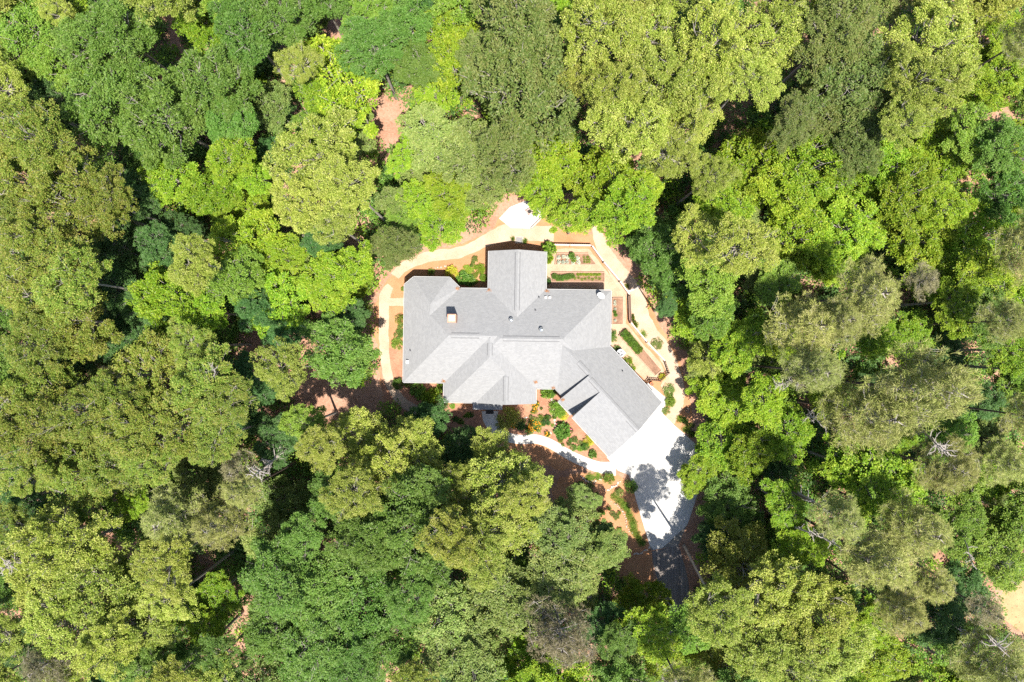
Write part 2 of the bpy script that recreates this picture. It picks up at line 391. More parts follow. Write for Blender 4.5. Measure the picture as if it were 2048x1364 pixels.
sheet('garden_sand', GP([(1090, 497), (1178, 498), (1203, 530), (1234, 567), (1252, 594), (1253, 647), (1286, 688), (1322, 725), (1330, 744), (1316, 757), (1292, 762), (1215, 690), (1215, 600), (1090, 585)]), 0.011, M['sand'], 0.1)
sheet('sand_path', GP([(1254, 600), (1262, 590), (1276, 640), (1330, 712), (1345, 760), (1340, 800), (1330, 795), (1322, 770), (1334, 748), (1326, 722), (1292, 688), (1258, 648)]), 0.0115, M['sand'], 0.12)
sheet('dry_grass_clearing', GP([(1995, 1195), (2020, 1170), (2080, 1150), (2130, 1180), (2130, 1300), (2060, 1275), (2010, 1240)]), 0.006, M['dry_grass'], 0.4)
# concrete driveway: panels over a darker joint bed
DRIVE = [(1214, 915), (1236, 941), (1258, 950), (1268, 985), (1284, 1040), (1302, 1100), (1356, 1092), (1378, 1040), (1396, 985), (1413, 940), (1389, 886), (1347, 849), (1327, 829), (1333, 797), (1296, 765), (1288, 770), (1300, 790), (1270, 850), (1214, 905)]
DR = [(v.x, v.y) for v in GP(DRIVE)]
drive = sheet('driveway', [Vector(p) for p in DR], 0.012, M['joint'])
ax = Vector((0.68, -0.733)); an = Vector((-0.733, -0.68))
for i in range(-8, 8):
    for j in range(-8, 8):
        q = DR
        for (nx, ny, lo) in ((ax.x, ax.y, 3.3 * i + 1.5 + 0.006), (-ax.x, -ax.y, -(3.3 * (i + 1) + 1.5 - 0.006)), (an.x, an.y, 3.6 * j + 0.6 + 0.006), (-an.x, -an.y, -(3.6 * (j + 1) + 0.6 - 0.006))):
            q = clip(q, nx, ny, -lo)
            if len(q) < 3: break
        if len(q) >= 3 and area(q) > 0.15:
            sheet('concrete_panel', [Vector(p) for p in q], 0.034 + U(0, 0.003), M['concrete'], parent=drive, thick=0.03)
# asphalt drive below it
AS, _, _ = ribbon(GP([(1330, 1097), (1338, 1130), (1347, 1170), (1352, 1220), (1350, 1290), (1335, 1370), (1310, 1450)]), [3.05, 3.3, 3.3, 3.2, 3.2, 3.3, 3.4])
sheet('asphalt_drive', AS, 0.010, M['asphalt'], 0.04, 0.5)
# front walk
WALK = [(980, 822), (981, 838), (990, 858), (1012, 873), (1042, 879), (1072, 878), (1100, 887), (1130, 905), (1164, 922), (1198, 934), (1232, 937)]
wo, wl, wr = ribbon(GP(WALK), [1.85, 1.65, 1.2, 1.05, 1.0, 1.0, 1.0, 1.05, 1.1, 1.2, 1.6])
walk = sheet('front_walk', wo, 0.016, M['joint'])
st = 5
for i in range(0, len(wl) - 1, st):
    j = min(i + st, len(wl) - 1); a = wl[i:j + 1]; b = wr[i:j + 1]
    a = [p.copy() for p in a]; b = [p.copy() for p in b]
    d0 = (a[1] - a[0]).normalized() * 0.006; a[0] += d0; b[0] += d0; a[-1] -= d0; b[-1] -= d0
    sheet('concrete_panel', a + b[::-1], 0.036 + U(0, 0.002), M['walk_concrete'], parent=walk, thick=0.03)
# patio
PAT = [(v.x, v.y) for v in GP([(998, 437), (1022, 456), (1061, 457), (1083, 435), (1081, 412), (1050, 402), (1020, 414)])]
patio = sheet('patio', [Vector(p) for p in PAT], 0.020, M['joint'])
for i in range(2):
    for j in range(2):
        q = clip(clip(PAT, 1 if i else -1, 0, (-1 if i else 1) * 0.9 - 0.006), 0, 1 if j else -1, (-1 if j else 1) * 13.6 - 0.006)
        if len(q) > 2: sheet('concrete_panel', [Vector(p) for p in q], 0.045 + 0.002 * i, M['concrete'], parent=patio, thick=0.03)

# ------------------------------------------------------------------ house
EZ = 3.0; P = 0.48; PG = 0.60; ROT = math.radians(-0.8)
cr_, sr_ = math.cos(ROT), math.sin(ROT)
def H2(x, y): return (x * cr_ - y * sr_, x * sr_ + y * cr_)
gd = Vector((0.68, -0.733)); gn = Vector((-0.733, -0.68))
def GA(a, b): return (gd.x * a + gn.x * b, gd.y * a + gn.y * b)
def plane3(p, q, r):
    p, q, r = Vector(p), Vector(q), Vector(r); n = (q - p).cross(r - p)
    A, B = -n.x / n.z, -n.y / n.z
    return (A, B, p.z - A * p.x - B * p.y)
def slope(a, b, z, pitch, inner):
    """plane rising from edge a-b towards the point inner"""
    a = Vector(a); b = Vector(b); d = (b - a).normalized(); n = Vector((-d.y, d.x))
    if (Vector(inner) - a).dot(n) < 0: n = -n
    return (n.x * pitch, n.y * pitch, z - pitch * a.dot(n))
def rect(x0, x1, y0, y1, T): return [T(x0, y0), T(x1, y0), T(x1, y1), T(x0, y1)]
def hb(x0, x1, y0, y1, sides, z=EZ, T=H2):
    f = rect(x0, x1, y0, y1, T); c = T((x0 + x1) / 2, (y0 + y1) / 2); e = {'S': (0, 1), 'E': (1, 2), 'N': (2, 3), 'W': (3, 0)}
    return [f, [slope(f[e[s][0]], f[e[s][1]], z, P, c) for s in sides]]
bodies = []
bodies.append(hb(-11.41, 0.0, -4.49, 5.47, 'NSW'))
e = hb(-6.42, 10.38, -4.97, 5.47, 'NSEW'); bodies.append(e)
bodies.append(hb(-7.11, 2.60, -6.55, 0.35, 'SWE'))
bodies.append(hb(-3.74, 2.60, -6.60, -3.0, 'WE'))
bodies.append(hb(-2.57, 3.50, 0.3, 9.47, 'WE'))
nwf = [H2(*p) for p in ((-11.41, 2.0), (-5.59, 2.0), (-5.59, 5.55), (-6.69, 6.61), (-10.46, 6.61), (-11.41, 5.80))]
ap = H2(-8.5, 3.70); az = EZ + P * 2.91
bodies.append([nwf, [slope(H2(-11.41, 0), H2(-11.41, 5), EZ, P, ap), slope(H2(-5.59, 0), H2(-5.59, 5), EZ, P, ap),
                     plane3((*nwf[3], EZ), (*nwf[4], EZ), (*ap, az)), plane3((*nwf[4], EZ), (*nwf[5], EZ), (*ap, az)), plane3((*nwf[2], EZ), (*nwf[3], EZ), (*ap, az))]])
RB, RZ = -3.22, EZ + PG * 3.98
cf = rect(3.4, 7.92, -7.2, 0.15, GA); CZ = EZ + PG * 3.70
bodies.append([cf, [plane3((*GA(2, -7.2), EZ), (*GA(7, -7.2), EZ), (*GA(4, -3.5), CZ)), plane3((*GA(2, .15), 2.85), (*GA(7, .15), 2.85), (*GA(4, -3.5), CZ))]])
gf_ = rect(7.9, 15.5, -7.2, 0.76, GA); SWZ = 3.3
bodies.append([gf_, [plane3((*GA(8, -7.2), EZ), (*GA(15, -7.2), EZ), (*GA(10, RB), RZ)), plane3((*GA(8, .76), SWZ), (*GA(15, .76), SWZ), (*GA(10, RB), RZ))]])
sf = rect(9.92, 15.5, RB, 0.80, GA)
bodies.append([sf, [plane3((*GA(10, RB), RZ + 0.012), (*GA(15, RB), RZ + 0.012), (*GA(12, 0.80), RZ - 0.28))]])

def ccw(poly):
    s = sum(poly[i][0] * poly[(i + 1) % len(poly)][1] - poly[(i + 1) % len(poly)][0] * poly[i][1] for i in range(len(poly)))
    return poly if s > 0 else poly[::-1]
def edges_hp(poly):
    poly = ccw(poly); out = []
    for i in range(len(poly)):
        a, b = poly[i], poly[(i + 1) % len(poly)]; out.append((-(b[1] - a[1]), b[0] - a[0], (b[1] - a[1]) * a[0] - (b[0] - a[0]) * a[1]))
    return out
def regions(foot, planes):
    for i, pl in enumerate(planes):
        q = ccw(foot)
        for j, o in enumerate(planes):
            if j != i: q = clip(q, o[0] - pl[0], o[1] - pl[1], o[2] - pl[2])
            if len(q) < 3: break
        if len(q) >= 3 and area(q) > 1e-3: yield pl, q
def envelope(bodies):
    out = []
    for bi, (foot, planes) in enumerate(bodies):
        for pl, q in regions(foot, planes):
            pieces = [q]
            for bj, (f2, p2) in enumerate(bodies):
                if bj == bi: continue
                eps = 1e-4 if bj < bi else -1e-4
                hps = edges_hp(f2) + [(o[0] - pl[0], o[1] - pl[1], o[2] - pl[2] + eps) for o in p2]
                new = []
                for pc in pieces:
                    rest = pc
                    for h in hps:
                        if abs(h[0]) + abs(h[1]) < 1e-7:
                            if h[2] >= 0: continue
                            new.append(rest); rest = []; break
                        outp = clip(rest, -h[0], -h[1], -h[2])
                        if len(outp) > 2 and area(outp) > 1e-4: new.append(outp)
                        rest = clip(rest, *h)
                        if len(rest) < 3 or area(rest) < 1e-4: rest = []; break
                pieces = new
            for pc in pieces:
                if area(pc) > 2e-3: out.append((pl, pc))
    return out
def rz_at(x, y):
    best = -1
    for f, pls in bodies:
        if inside((x, y), f): best = max(best, min(a * x + b * y + c for a, b, c in pls))
    return best
house = empty('house', (0, 0, 0), 0, 'sprawling grey-shingled hip-roofed house with angled garage wing in the clearing', 'house')
rb = MB()
for pl, pc in envelope(bodies):
    pc = ccw(pc); f = lambda x, y, pl=pl: pl[0] * x + pl[1] * y + pl[2]
    n = len(pc); rb.add([(x, y, f(x, y)) for x, y in pc] + [(x, y, f(x, y) - 0.16) for x, y in pc],
                        [tuple(range(n)), tuple(range(n, 2 * n))[::-1]] + [(n + i, n + (i + 1) % n, (i + 1) % n, i) for i in range(n)])
roof = rb.build('roof', M['shingle'], house)
# walls: each block inset under its eaves and carried up to the underside of the roof
def inset(poly, d):
    q = ccw(poly)
    for a, b, c in edges_hp(poly):
        L = math.hypot(a, b); q = clip(q, a / L, b / L, c / L - d)
    return q
for bi, (foot, planes) in enumerate(bodies):
    wb = MB(); fi = inset(foot, 0.12 if bi == 8 else 0.42)
    if bi in (1,): fi = clip(fi, *[-v for v in (gd.x, gd.y)], 7.8)
    for pl, q in regions(fi, planes):
        wb.prism(q, 0.0, lambda x, y, pl=pl: pl[0] * x + pl[1] * y + pl[2] - 0.165)
    if wb.v: wb.build('wall', M['siding'], house)
# gutters along the level eaves
def hseg(p, q): return (Vector(H2(*p)), Vector(H2(*q)), EZ)
gut = [hseg((-11.41, -4.49), (-11.41, 5.8)), hseg((-11.41, 5.8), (-10.46, 6.61)), hseg((-10.46, 6.61), (-6.69, 6.61)), hseg((-6.69, 6.61), (-5.62, 5.58)),
       hseg((-5.5, 5.47), (-2.6, 5.47)), hseg((-2.57, 5.5), (-2.57, 9.47)), hseg((3.5, 9.47), (3.5, 5.5)), hseg((3.53, 5.47), (10.38, 5.47)), hseg((10.38, 5.47), (10.38, -0.3)),
       hseg((-11.41, -4.49), (-7.15, -4.49)), hseg((-7.11, -4.5), (-7.11, -6.55)), hseg((-7.11, -6.55), (-3.74, -6.55)), hseg((2.6, -6.55), (2.6, -5.0)), hseg((2.63, -4.97), (4.5, -4.97)),
       (Vector(GA(7.45, -7.2)), Vector(GA(15.5, -7.2)), EZ), (Vector(GA(7.95, 0.76)), Vector(GA(9.9, 0.76)), SWZ), (Vector(GA(9.92, 0.80)), Vector(GA(15.5, 0.80)), RZ - 0.28)]
hc = Vector((0, 0))
for a, b, z in gut:
    d = (b - a).normalized(); n = Vector((-d.y, d.x)); mid = (a + b) / 2
    if rz_at(*(mid + n * 0.2)) > 0: n = -n
    a2 = a + n * 0.05; b2 = b + n * 0.05
    MB().bar((*a2, z - 0.065), (*b2, z - 0.065), 0.05, 0.11).build('gutter', M['gutter_white'], house)
# ridge vents: low tents along the ridges
def vent(a, b, wd=0.44):
    a = Vector(a); b = Vector(b); d = (b - a).normalized(); n = Vector((-d.y, d.x)); mb = MB(); vs = []
    for p in (a, b):
        top = rz_at(*p)
        for s in (-1, -0.02, 0.02, 1):
            q = p + n * wd / 2 * s; vs.append((q.x, q.y, min(top, rz_at(*q)) + 0.035))
        for s in (-1, 1):
            q = p + n * wd / 2 * s; vs.append((q.x, q.y, rz_at(*q) - 0.03))
    mb.add(vs, [(1, 0, 6, 7), (2, 1, 7, 8), (3, 2, 8, 9), (0, 4, 10, 6), (9, 11, 5, 3), (0, 1, 2, 3, 5, 4), (6, 10, 11, 9, 8, 7)])
    rv = mb.build('ridge_vent', M['shingle'], roof)
    for s in (-1, 1):
        q0, q1 = a + n * (wd / 2 + .03) * s, b + n * (wd / 2 + .03) * s
        MB().bar((q0.x, q0.y, rz_at(*q0) + .012), (q1.x, q1.y, rz_at(*q1) + .012), .05, .03).build('vent_slot', M['dark_metal'], rv)
vent(H2(-6.2, 0.49), H2(-3.35, 0.49)); vent(H2(-0.9, 0.25), H2(4.85, 0.25)); vent(H2(-2.255, -0.25), H2(-2.255, -1.5)); vent(H2(-0.57, -3.7), H2(-0.57, -6.25))
vent(H2(0.465, 9.2), H2(0.465, 3.2)); vent(GA(6.2, -3.5), GA(7.75, -3.5)); vent(GA(8.3, RB), GA(15.4, RB))
# portico
pz = MB(); x0, x1 = -4.05, -0.92
pv = [H2(x0, -7.32), H2(x1, -7.32), H2(x1, -6.2), H2(x0, -6.2)]
pz.prism(pv, lambda x, y: 2.45 + (y + 7.32) * 0.25, lambda x, y: 2.58 + (y + 7.32) * 0.25)
port = pz.build('portico_roof', M['shingle'], house)
for x in (-3.75, -1.2):
    cx, cy = H2(x, -7.0); MB().box((cx, cy, 1.25), (0.2, 0.2, 2.5)).build('portico_post', M['white_trim'], house)
dx, dy = H2(-2.48, -6.16); dd = MB().box((dx, dy, 1.06), (1.0, 0.10, 2.1), ROT).build('door', M['door'], house)
MB().box((dx + 0.38, dy - 0.08, 1.02), (0.05, 0.07, 0.14), ROT).build('door_handle', M['metal'], dd)
# windows and garage doors
def window(x, y, rz, wd=1.2, ht=1.3, z=1.55):
    c, s = math.cos(rz), math.sin(rz)
    fr = MB()
    for (ox, oz, sx, sz) in ((-wd / 2, 0, 0.09, ht), (wd / 2, 0, 0.09, ht), (0, -ht / 2, wd + 0.09, 0.09), (0, ht / 2, wd + 0.09, 0.09), (0, 0, wd - 0.09, 0.05)):
        fr.box((x + ox * c, y + ox * s, z + oz), (sx, 0.10, sz), rz)
    f = fr.build('window', M['white_trim'], house)
    MB().box((x, y, z), (wd - 0.09, 0.04, ht - 0.09), rz).build('pane', M['glass'], f)
for x in (-9.8, -8.2): window(*H2(x, -4.07), ROT)
for x in (-6.0, 0.3, 1.5): window(*H2(x, -6.13), ROT)
for x in (-9.5, -7.6): window(*H2(x, 6.19), ROT)
for x in (-0.7, 1.6): window(*H2(x, 9.05), ROT)
for x in (5.2, 7.4, 9.2): window(*H2(x, 5.05), ROT)
for y in (-3, -0.5, 2.5): window(*H2(-10.99, y), ROT + math.pi / 2)
ga_rz = math.atan2(gn.y, gn.x)
for b in (-5.3, -2.3):
    cx, cy = GA(15.08, b); gdr = MB().box((cx, cy, 1.1), (2.6, 0.08, 2.2), ga_rz).build('garage_door', M['white_trim'], house)
    for k in range(3): MB().box((*GA(15.13, b), 0.55 * (k + 1)), (2.6, 0.02, 0.03), ga_rz).build('panel_groove', M['grey_metal'], gdr)
# chimney
cc = Vector((-6.06, 2.28)); cb = rz_at(*cc) - 0.8
MB().box((cc.x, cc.y, (cb + 6.35) / 2), (0.86, 0.80, 6.35 - cb), ROT).build('chimney', M['brick'], house)
ch = house.children[-1]
rim = MB()
for ox, oy, sx, sy in ((-0.35, 0, 0.16, 0.86), (0.35, 0, 0.16, 0.86), (0, -0.35, 0.54, 0.16), (0, 0.35, 0.54, 0.16)): rim.box((cc.x + ox, cc.y + oy, 6.40), (sx, sy, 0.10), ROT)
rim.build('chimney_crown', M['brick'], ch)
MB().box((cc.x, cc.y, 6.375), (0.53, 0.53, 0.045), ROT).build('chimney_cap', M['white_trim'], ch)
MB().box((cc.x, cc.y, 6.43), (0.40, 0.40, 0.03), ROT).build('cap_lid', M['cap'], ch)
def roofpt(px, py):
    z = 4.5
    for _ in range(8): p = G(px, py, z); z = rz_at(p.x, p.y)
    return Vector((p.x, p.y, z))
for px, py in ((1022.6, 640), (1082.5, 659.5)):
    p = roofpt(px, py); tb = MB().lathe(p + Vector((0, 0, -0.2)), [(0.13, 0), (0.13, 0.38), (0.2, 0.42), (0.235, 0.5), (0.21, 0.6), (0.12, 0.68), (0.02, 0.7)], 18).build('turbine_vent', M['metal'], house, True)
    for k in range(10):
        t = 2 * math.pi * k / 10
        MB().box(p + Vector((0.225 * math.cos(t), 0.225 * math.sin(t), 0.31)), (0.02, 0.05, 0.17), t + 0.6).build('vent_fin', M['grey_metal'], tb)
for px, py in ((1071, 620.5), (820.5, 701), (1245, 742), (1078, 594.5)):
    p = roofpt(px, py); MB().lathe(p + Vector((0, 0, -0.15)), [(0.09, 0), (0.09, 0.17), (0.045, 0.2), (0.045, 0.5)], 12).build('vent_pipe', M['dark_metal'], house)
for px, py in ((1091.5, 595), (1099.5, 595.2)):
    p = roofpt(px, py); bv = MB().box(p + Vector((0, 0, 0.08)), (0.2, 0.2, 0.2), ROT).build('roof_vent', M['cap'], house)
    MB().box(p + Vector((0, 0, 0.20)), (0.23, 0.23, 0.03), ROT).build('vent_hood', M['cap'], bv)
p = roofpt(815.5, 723.5); MB().box(p + Vector((0, 0, 0.12)), (0.26, 0.34, 0.36), ROT).build('roof_vent', M['white_trim'], house)
# satellite dish on the back eave
p = roofpt(1197, 594); dish = empty('satellite_dish', p, 0, 'white oval satellite dish mounted at the rear roof corner above the beds', 'satellite dish')
mb = MB().tube([(0, 0, -0.05), (0, 0, 0.28), (0.18, 0.12, 0.5)], [0.025] * 3, 8); mb.build('mast', M['grey_metal'], dish)
db = MB(); nr = 20; rings = [(0.0, 0.0), (0.15, 0.015), (0.28, 0.05), (0.36, 0.09)]
ori = Vector((-0.45, -0.6, 0.75)).to_track_quat('Z', 'Y').to_matrix()
for r, z in rings:
    for k in range(nr): db.v.append(Vector((0.24, 0.16, 0.5)) + ori @ Vector((max(r, 0.01) * math.cos(2 * math.pi * k / nr) * 1.15, max(r, 0.01) * math.sin(2 * math.pi * k / nr), z)))
for i in range(3):
    for k in range(nr): db.f.append((i * nr + k, i * nr + (k + 1) % nr, (i + 1) * nr + (k + 1) % nr, (i + 1) * nr + k))
db.build('reflector', M['white_trim'], dish, True)
MB().tube([(0.2, 0.1, 0.42), (-0.05, -0.2, 0.62), (-0.02, -0.2, 0.74)], [0.015, 0.015, 0.02], 6).build('feed_arm', M['grey_metal'], dish)

# ------------------------------------------------------------------ garden fixtures
def raised_bed(px, label, hgt=0.26):
    q = GP(px); c = sum(q, Vector()) / len(q); b = empty('raised_bed', (c.x, c.y, 0), 0, label, 'garden bed', 'raised timber beds in the kitchen garden')
    q = [v - Vector((c.x, c.y, 0)) for v in q]
    for i in range(4):
        a, e_ = q[i], q[(i + 1) % 4]; d = (e_ - a).normalized() * 0.035
        s = 1 if i % 2 else -1
        MB().bar(a + d * s + Vector((0, 0, hgt / 2)), e_ - d * s + Vector((0, 0, hgt / 2)), 0.055, hgt + 0.003 * i).build('plank', M['timber'], b)
    sheet('soil', [v * 0.975 for v in q], hgt - 0.07, M['soil'], 0.02, 0.3, parent=b)
    return b, c
raised_bed([(1114, 507), (1176, 507.5), (1192, 529.5), (1110, 529)], 'low timber bed of pale cabbages along the garden fence, one end slanted')
raised_bed([(1103, 545), (1208.5, 545), (1208.5, 564), (1103, 564)], 'long low timber bed with leafy rows between cabbage bed and house')
raised_bed([(1225, 596), (1245.5, 596), (1245, 648.5), (1224, 648.5)], 'narrow timber bed with pale plants hugging the house end wall')
raised_bed([(1237, 671), (1252, 658), (1322, 740), (1310, 751)], 'slanting timber bed half leafy potatoes, half bare soil beside the garage')
# fence
FG = GP(FENCE); fc = FG[0]
fence = empty('garden_fence', (fc.x, fc.y, 0), 0, 'weathered low board fence wrapping the raised kitchen garden beds', 'fence')
FG = [v - Vector((fc.x, fc.y, 0)) for v in FG]
for i in range(len(FG)): MB().box(FG[i] + Vector((0, 0, 0.52)), (0.11, 0.11, 1.04), 0.3).build('post', M['dark_timber'], fence)
for i in range(len(FG) - 1):
    a, b = FG[i], FG[i + 1]; L = (b - a).length; d = (b - a).normalized()
    if i < 7:
        k = max(1, round(L / 2.2))
        for j in range(1, k): MB().box(a.lerp(b, j / k) + Vector((0, 0, 0.5)), (0.09, 0.09, 1.0), 0.3).build('post', M['dark_timber'], fence)
        MB().bar(a + d * 0.07 + Vector((0, 0, 0.97)), b - d * 0.07 + Vector((0, 0, 0.97)), 0.135, 0.04).build('rail', M['dark_timber'] if i == 4 else M['pale_timber'], fence)
        MB().bar(a + d * 0.07 + Vector((0, 0, 0.5)), b - d * 0.07 + Vector((0, 0, 0.5)), 0.04, 0.1).build('rail', M['timber'], fence)
        MB().bar(a + d * 0.07 + Vector((0, 0, 0.12)), b - d * 0.07 + Vector((0, 0, 0.12)), 0.04, 0.14).build('rail', M['timber'], fence)
    else:
        for zz in (0.25, 0.8): MB().bar(a + d * 0.07 + Vector((0, 0, zz)), b - d * 0.07 + Vector((0, 0, zz)), 0.05, 0.08).build('rail', M['dark_timber'], fence)
    if i >= 7 or i == 0:
        k = int(L / 0.2)
        for j in range(1, k):
            nn = Vector((-d.y, d.x, 0)) * 0.045
            MB().box(a.lerp(b, j / k) + nn + Vector((0, 0, 0.47)), (0.09, 0.022, 0.9), math.atan2(d.y, d.x)).build('picket', M['dark_timber'] if i >= 7 else M['timber'], fence)
# air conditioner
q = G(1241, 706, 0.8); ac = empty('air_conditioner', (q.x, q.y, 0), math.radians(-47), 'round-topped grey air conditioning condenser beside the angled garage wall', 'air conditioner')
MB().box((0, 0, 0.05), (1.0, 1.0, 0.1)).build('pad', M['cap'], ac)
MB().lathe((0, 0, 0.1), [(0.36, 0), (0.40, 0.03), (0.40, 0.72), (0.43, 0.74), (0.43, 0.78), (0.36, 0.8), (0.355, 0.72), (0.02, 0.70)], 28).build('casing', M['grey_metal'], ac)
for k in range(3):
    t = 2 * math.pi * k / 3
    MB().add([(0.06 * math.cos(t - .5), 0.06 * math.sin(t - .5), 0.835), (0.33 * math.cos(t - .55), 0.33 * math.sin(t - .55), 0.82), (0.33 * math.cos(t + .45), 0.33 * math.sin(t + .45), 0.86), (0.06 * math.cos(t + .5), 0.06 * math.sin(t + .5), 0.85)], [(0, 1, 2, 3)]).build('fan_blade', M['dark_metal'], ac)
MB().lathe((0, 0, 0.82), [(0.07, 0), (0.07, 0.07), (0.03, 0.08)], 14).build('fan_hub', M['grey_metal'], ac)
gr = MB()
for r in (0.14, 0.21, 0.28, 0.35): gr.tube([(r * math.cos(2 * math.pi * k / 20), r * math.sin(2 * math.pi * k / 20), 0.905) for k in range(21)], [0.005] * 21, 4)
for k in range(6): gr.tube([(0.07 * math.cos(k * 1.047), 0.07 * math.sin(k * 1.047), 0.91), (0.40 * math.cos(k * 1.047), 0.40 * math.sin(k * 1.047), 0.89)], [0.006] * 2, 4)
gr.build('fan_grille', M['grey_metal'], ac)
# fire pit on the patio
q = G(1058.5, 424); pit = empty('fire_pit', (q.x, q.y, 0.046), math.radians(32), 'small square block fire pit on the pale back patio', 'fire pit')
for lv in range(2):
    for s in range(4):
        for j in range(2):
            t = s * math.pi / 2; o = Vector((-0.14 + 0.3 * j - (0.04 if lv else -0.02), 0.26, 0)); o.rotate(Matrix.Rotation(t, 3, 'Z'))
            MB().box((o.x, o.y, 0.09 + 0.175 * lv), (0.27, 0.12, 0.165), t).build('block', M['pit_block'], pit)
MB().box((0, 0, 0.05), (0.38, 0.38, 0.1)).build('ash', M['soot_and_opening'], pit)
# low wall at the patio's far edges
def low_wall(pts, wd, ht, m, name, label, cat):
    q = GP(pts); o = empty(name, q[0], 0, label, cat)
    for i in range(len(q) - 1):
        a = q[i] - q[0]; b = q[i + 1] - q[0]; L = (b - a).length; k = max(1, int(L / 0.42)); d = (b - a) / k
        for j in range(k):
            MB().bar(a + d * (j + 0.02) + Vector((0, 0, ht / 2)), a + d * (j + 0.98) + Vector((0, 0, ht / 2)), wd + U(-.02, .02), ht + U(-.015, .015)).build('block', m, o)
    return o
low_wall([(1062, 457.5), (1084.5, 435.5), (1083, 416)], 0.16, 0.32, M['pit_block'], 'patio_wall', 'low block wall edging the patio beside the lime trees', 'wall')
# back step paver
q = G(1038.5, 480); o = empty('door_step', (q.x, q.y, 0), ROT, 'dark grey paver step between two grass clumps at the back gable', 'paver')
MB().box((0, 0, 0.06), (0.66, 0.52, 0.12)).build('slab', M['paver'], o)
MB().box((0, 0, 0.02), (0.9, 0.75, 0.04)).build('base', M['stone'], o)
q = G(979.5, 823.5); o = empty('dark_opening', (q.x, q.y, 0.04), ROT, 'dark slab standing in for the dark door opening under the portico edge', 'dark_opening')
MB().box((0, 0, 0.012), (0.80, 0.42, 0.02)).build('opening_dark', M['soot_and_opening'], o); MB().box((0, 0, 0.006), (0.86, 0.48, 0.012)).build('opening_edge', M['dark_metal'], o)  # flat black slab added in place of the dark door opening
# pots
def pot(px, py, label, m, plant=None, r=0.2):
    q = G(px, py); o = empty('plant_pot', (q.x, q.y, 0.036), 0, label, 'pot')
    MB().lathe((0, 0, 0), [(r * .65, 0), (r * .95, 0.28), (r * 1.08, 0.29), (r * 1.08, 0.34), (r * .9, 0.34), (r * .85, 0.27), (0.02, 0.26)], 18).build('vessel', m, o)
    MB().lathe((0, 0, 0.265), [(r * .83, 0), (r * .5, 0.03), (0.02, 0.045)], 14).build('soil', M['soil'], o)
    return o
pot(1302, 767.5, 'orange terracotta pot at the corner where picket fence meets garage', M['terracotta'])
pot(1373.5, 820, 'dark round planter alone on mulch by the right-hand wood edge path'.replace('right-hand ', ''), M['dark_metal'], r=0.24)
# pale board lying across the outer path
a, b = G(1256, 583), G(1279, 573); pl = MB().bar(Vector((0, 0, 0.06)), b - a + Vector((0, 0, 0.06)), 0.22, 0.09).build('plank', M['pale_timber']); pl.location = a
tag(pl, 'pale weathered board lying across the sandy path outside the fence', 'board')

def stone_mesh(seed):
    rs = random.Random(seed); n = 8; b = MB(); top = []
    pr = [rs.uniform(0.75, 1.15) for _ in range(n)]
    prof = [(1.0, 0.0), (1.02, 0.5), (0.82, 0.95)]
    for r, z in prof:
        for k in range(n):
            t = 2 * math.pi * k / n; b.v.append(Vector((r * pr[k] * math.cos(t), r * pr[k] * math.sin(t) * 0.75, z)))
    for i in range(2):
        for k in range(n): b.f.append((i * n + k, i * n + (k + 1) % n, (i + 1) * n + (k + 1) % n, (i + 1) * n + k))
    b.f.append(tuple(2 * n + k for k in range(n)))
    me = bpy.data.meshes.new('stone'); me.from_pydata([tuple(v) for v in b.v], [], b.f); me.materials.append(M['stone']); return me
STONES = [stone_mesh(i) for i in range(5)]
def stone_row(name, pts, step, size, label, cat, h=0.12, jit=0.1):
    q = smooth_line([v.to_2d() for v in GP(pts)], 10); o = empty(name, (q[0].x, q[0].y, 0), 0, label, cat); acc = 0; last = q[0]; nxt = 0
    for p in q:
        acc += (p - last).length; last = p
        if acc >= nxt:
            s = bpy.data.objects.new('stone', random.choice(STONES)); link(s, o); z = U(.75, 1.25) * size
            s.location = (p.x - q[0].x + U(-jit, jit), p.y - q[0].y + U(-jit, jit), 0.0); s.rotation_euler = (0, 0, U(0, 6.28)); s.scale = (z, z, h * U(.7, 1.2)); nxt += step * U(.85, 1.2)
    return o
stone_row('stepping_stones', [(1090, 789), (1103, 801), (1106, 815), (1109, 830), (1112, 848), (1104, 866), (1094, 876)], 0.42, 0.2, 'trail of pale stepping stones winding through the front flower bed', 'stepping stones', 0.05)
stone_row('stone_edging', [(1163, 951), (1175, 962), (1190, 962), (1206, 955)], 0.15, 0.10, 'row of pale stones below the mounded shrub and grass strip', 'stone edging')
stone_row('stone_edging', [(1211, 981), (1225, 974), (1241, 963)], 0.16, 0.13, 'row of pale stones between the round shrubs by the driveway edge', 'stone edging')
stone_row('stone_edging', [(1222, 1003), (1240, 1015), (1250, 1030), (1252, 1050), (1263, 1066)], 0.2, 0.08, 'curved row of small stones along the clay bank beside the driveway', 'stone edging')
stone_row('stone_edging', [(1268, 1107), (1284, 1105), (1300, 1095)], 0.18, 0.14, 'row of white rocks running to the joint of concrete and asphalt', 'stone edging')
stone_row('stone_edging', [(1050, 838), (1062, 832), (1066, 832)], 0.26, 0.13, 'short line of pale stones behind the orange flowers', 'stone edging')
stone_row('stone_edging', [(870, 537), (885, 534), (897, 533)], 0.3, 0.09, 'faint line of small stones on mulch behind the chimney wing', 'stone edging')
stone_row('stone_edging', [(1384, 745), (1390, 765), (1396, 790), (1402, 812)], 0.5, 0.17, 'loose pale rocks at the shaded wood edge past the gravel path', 'stone edging')

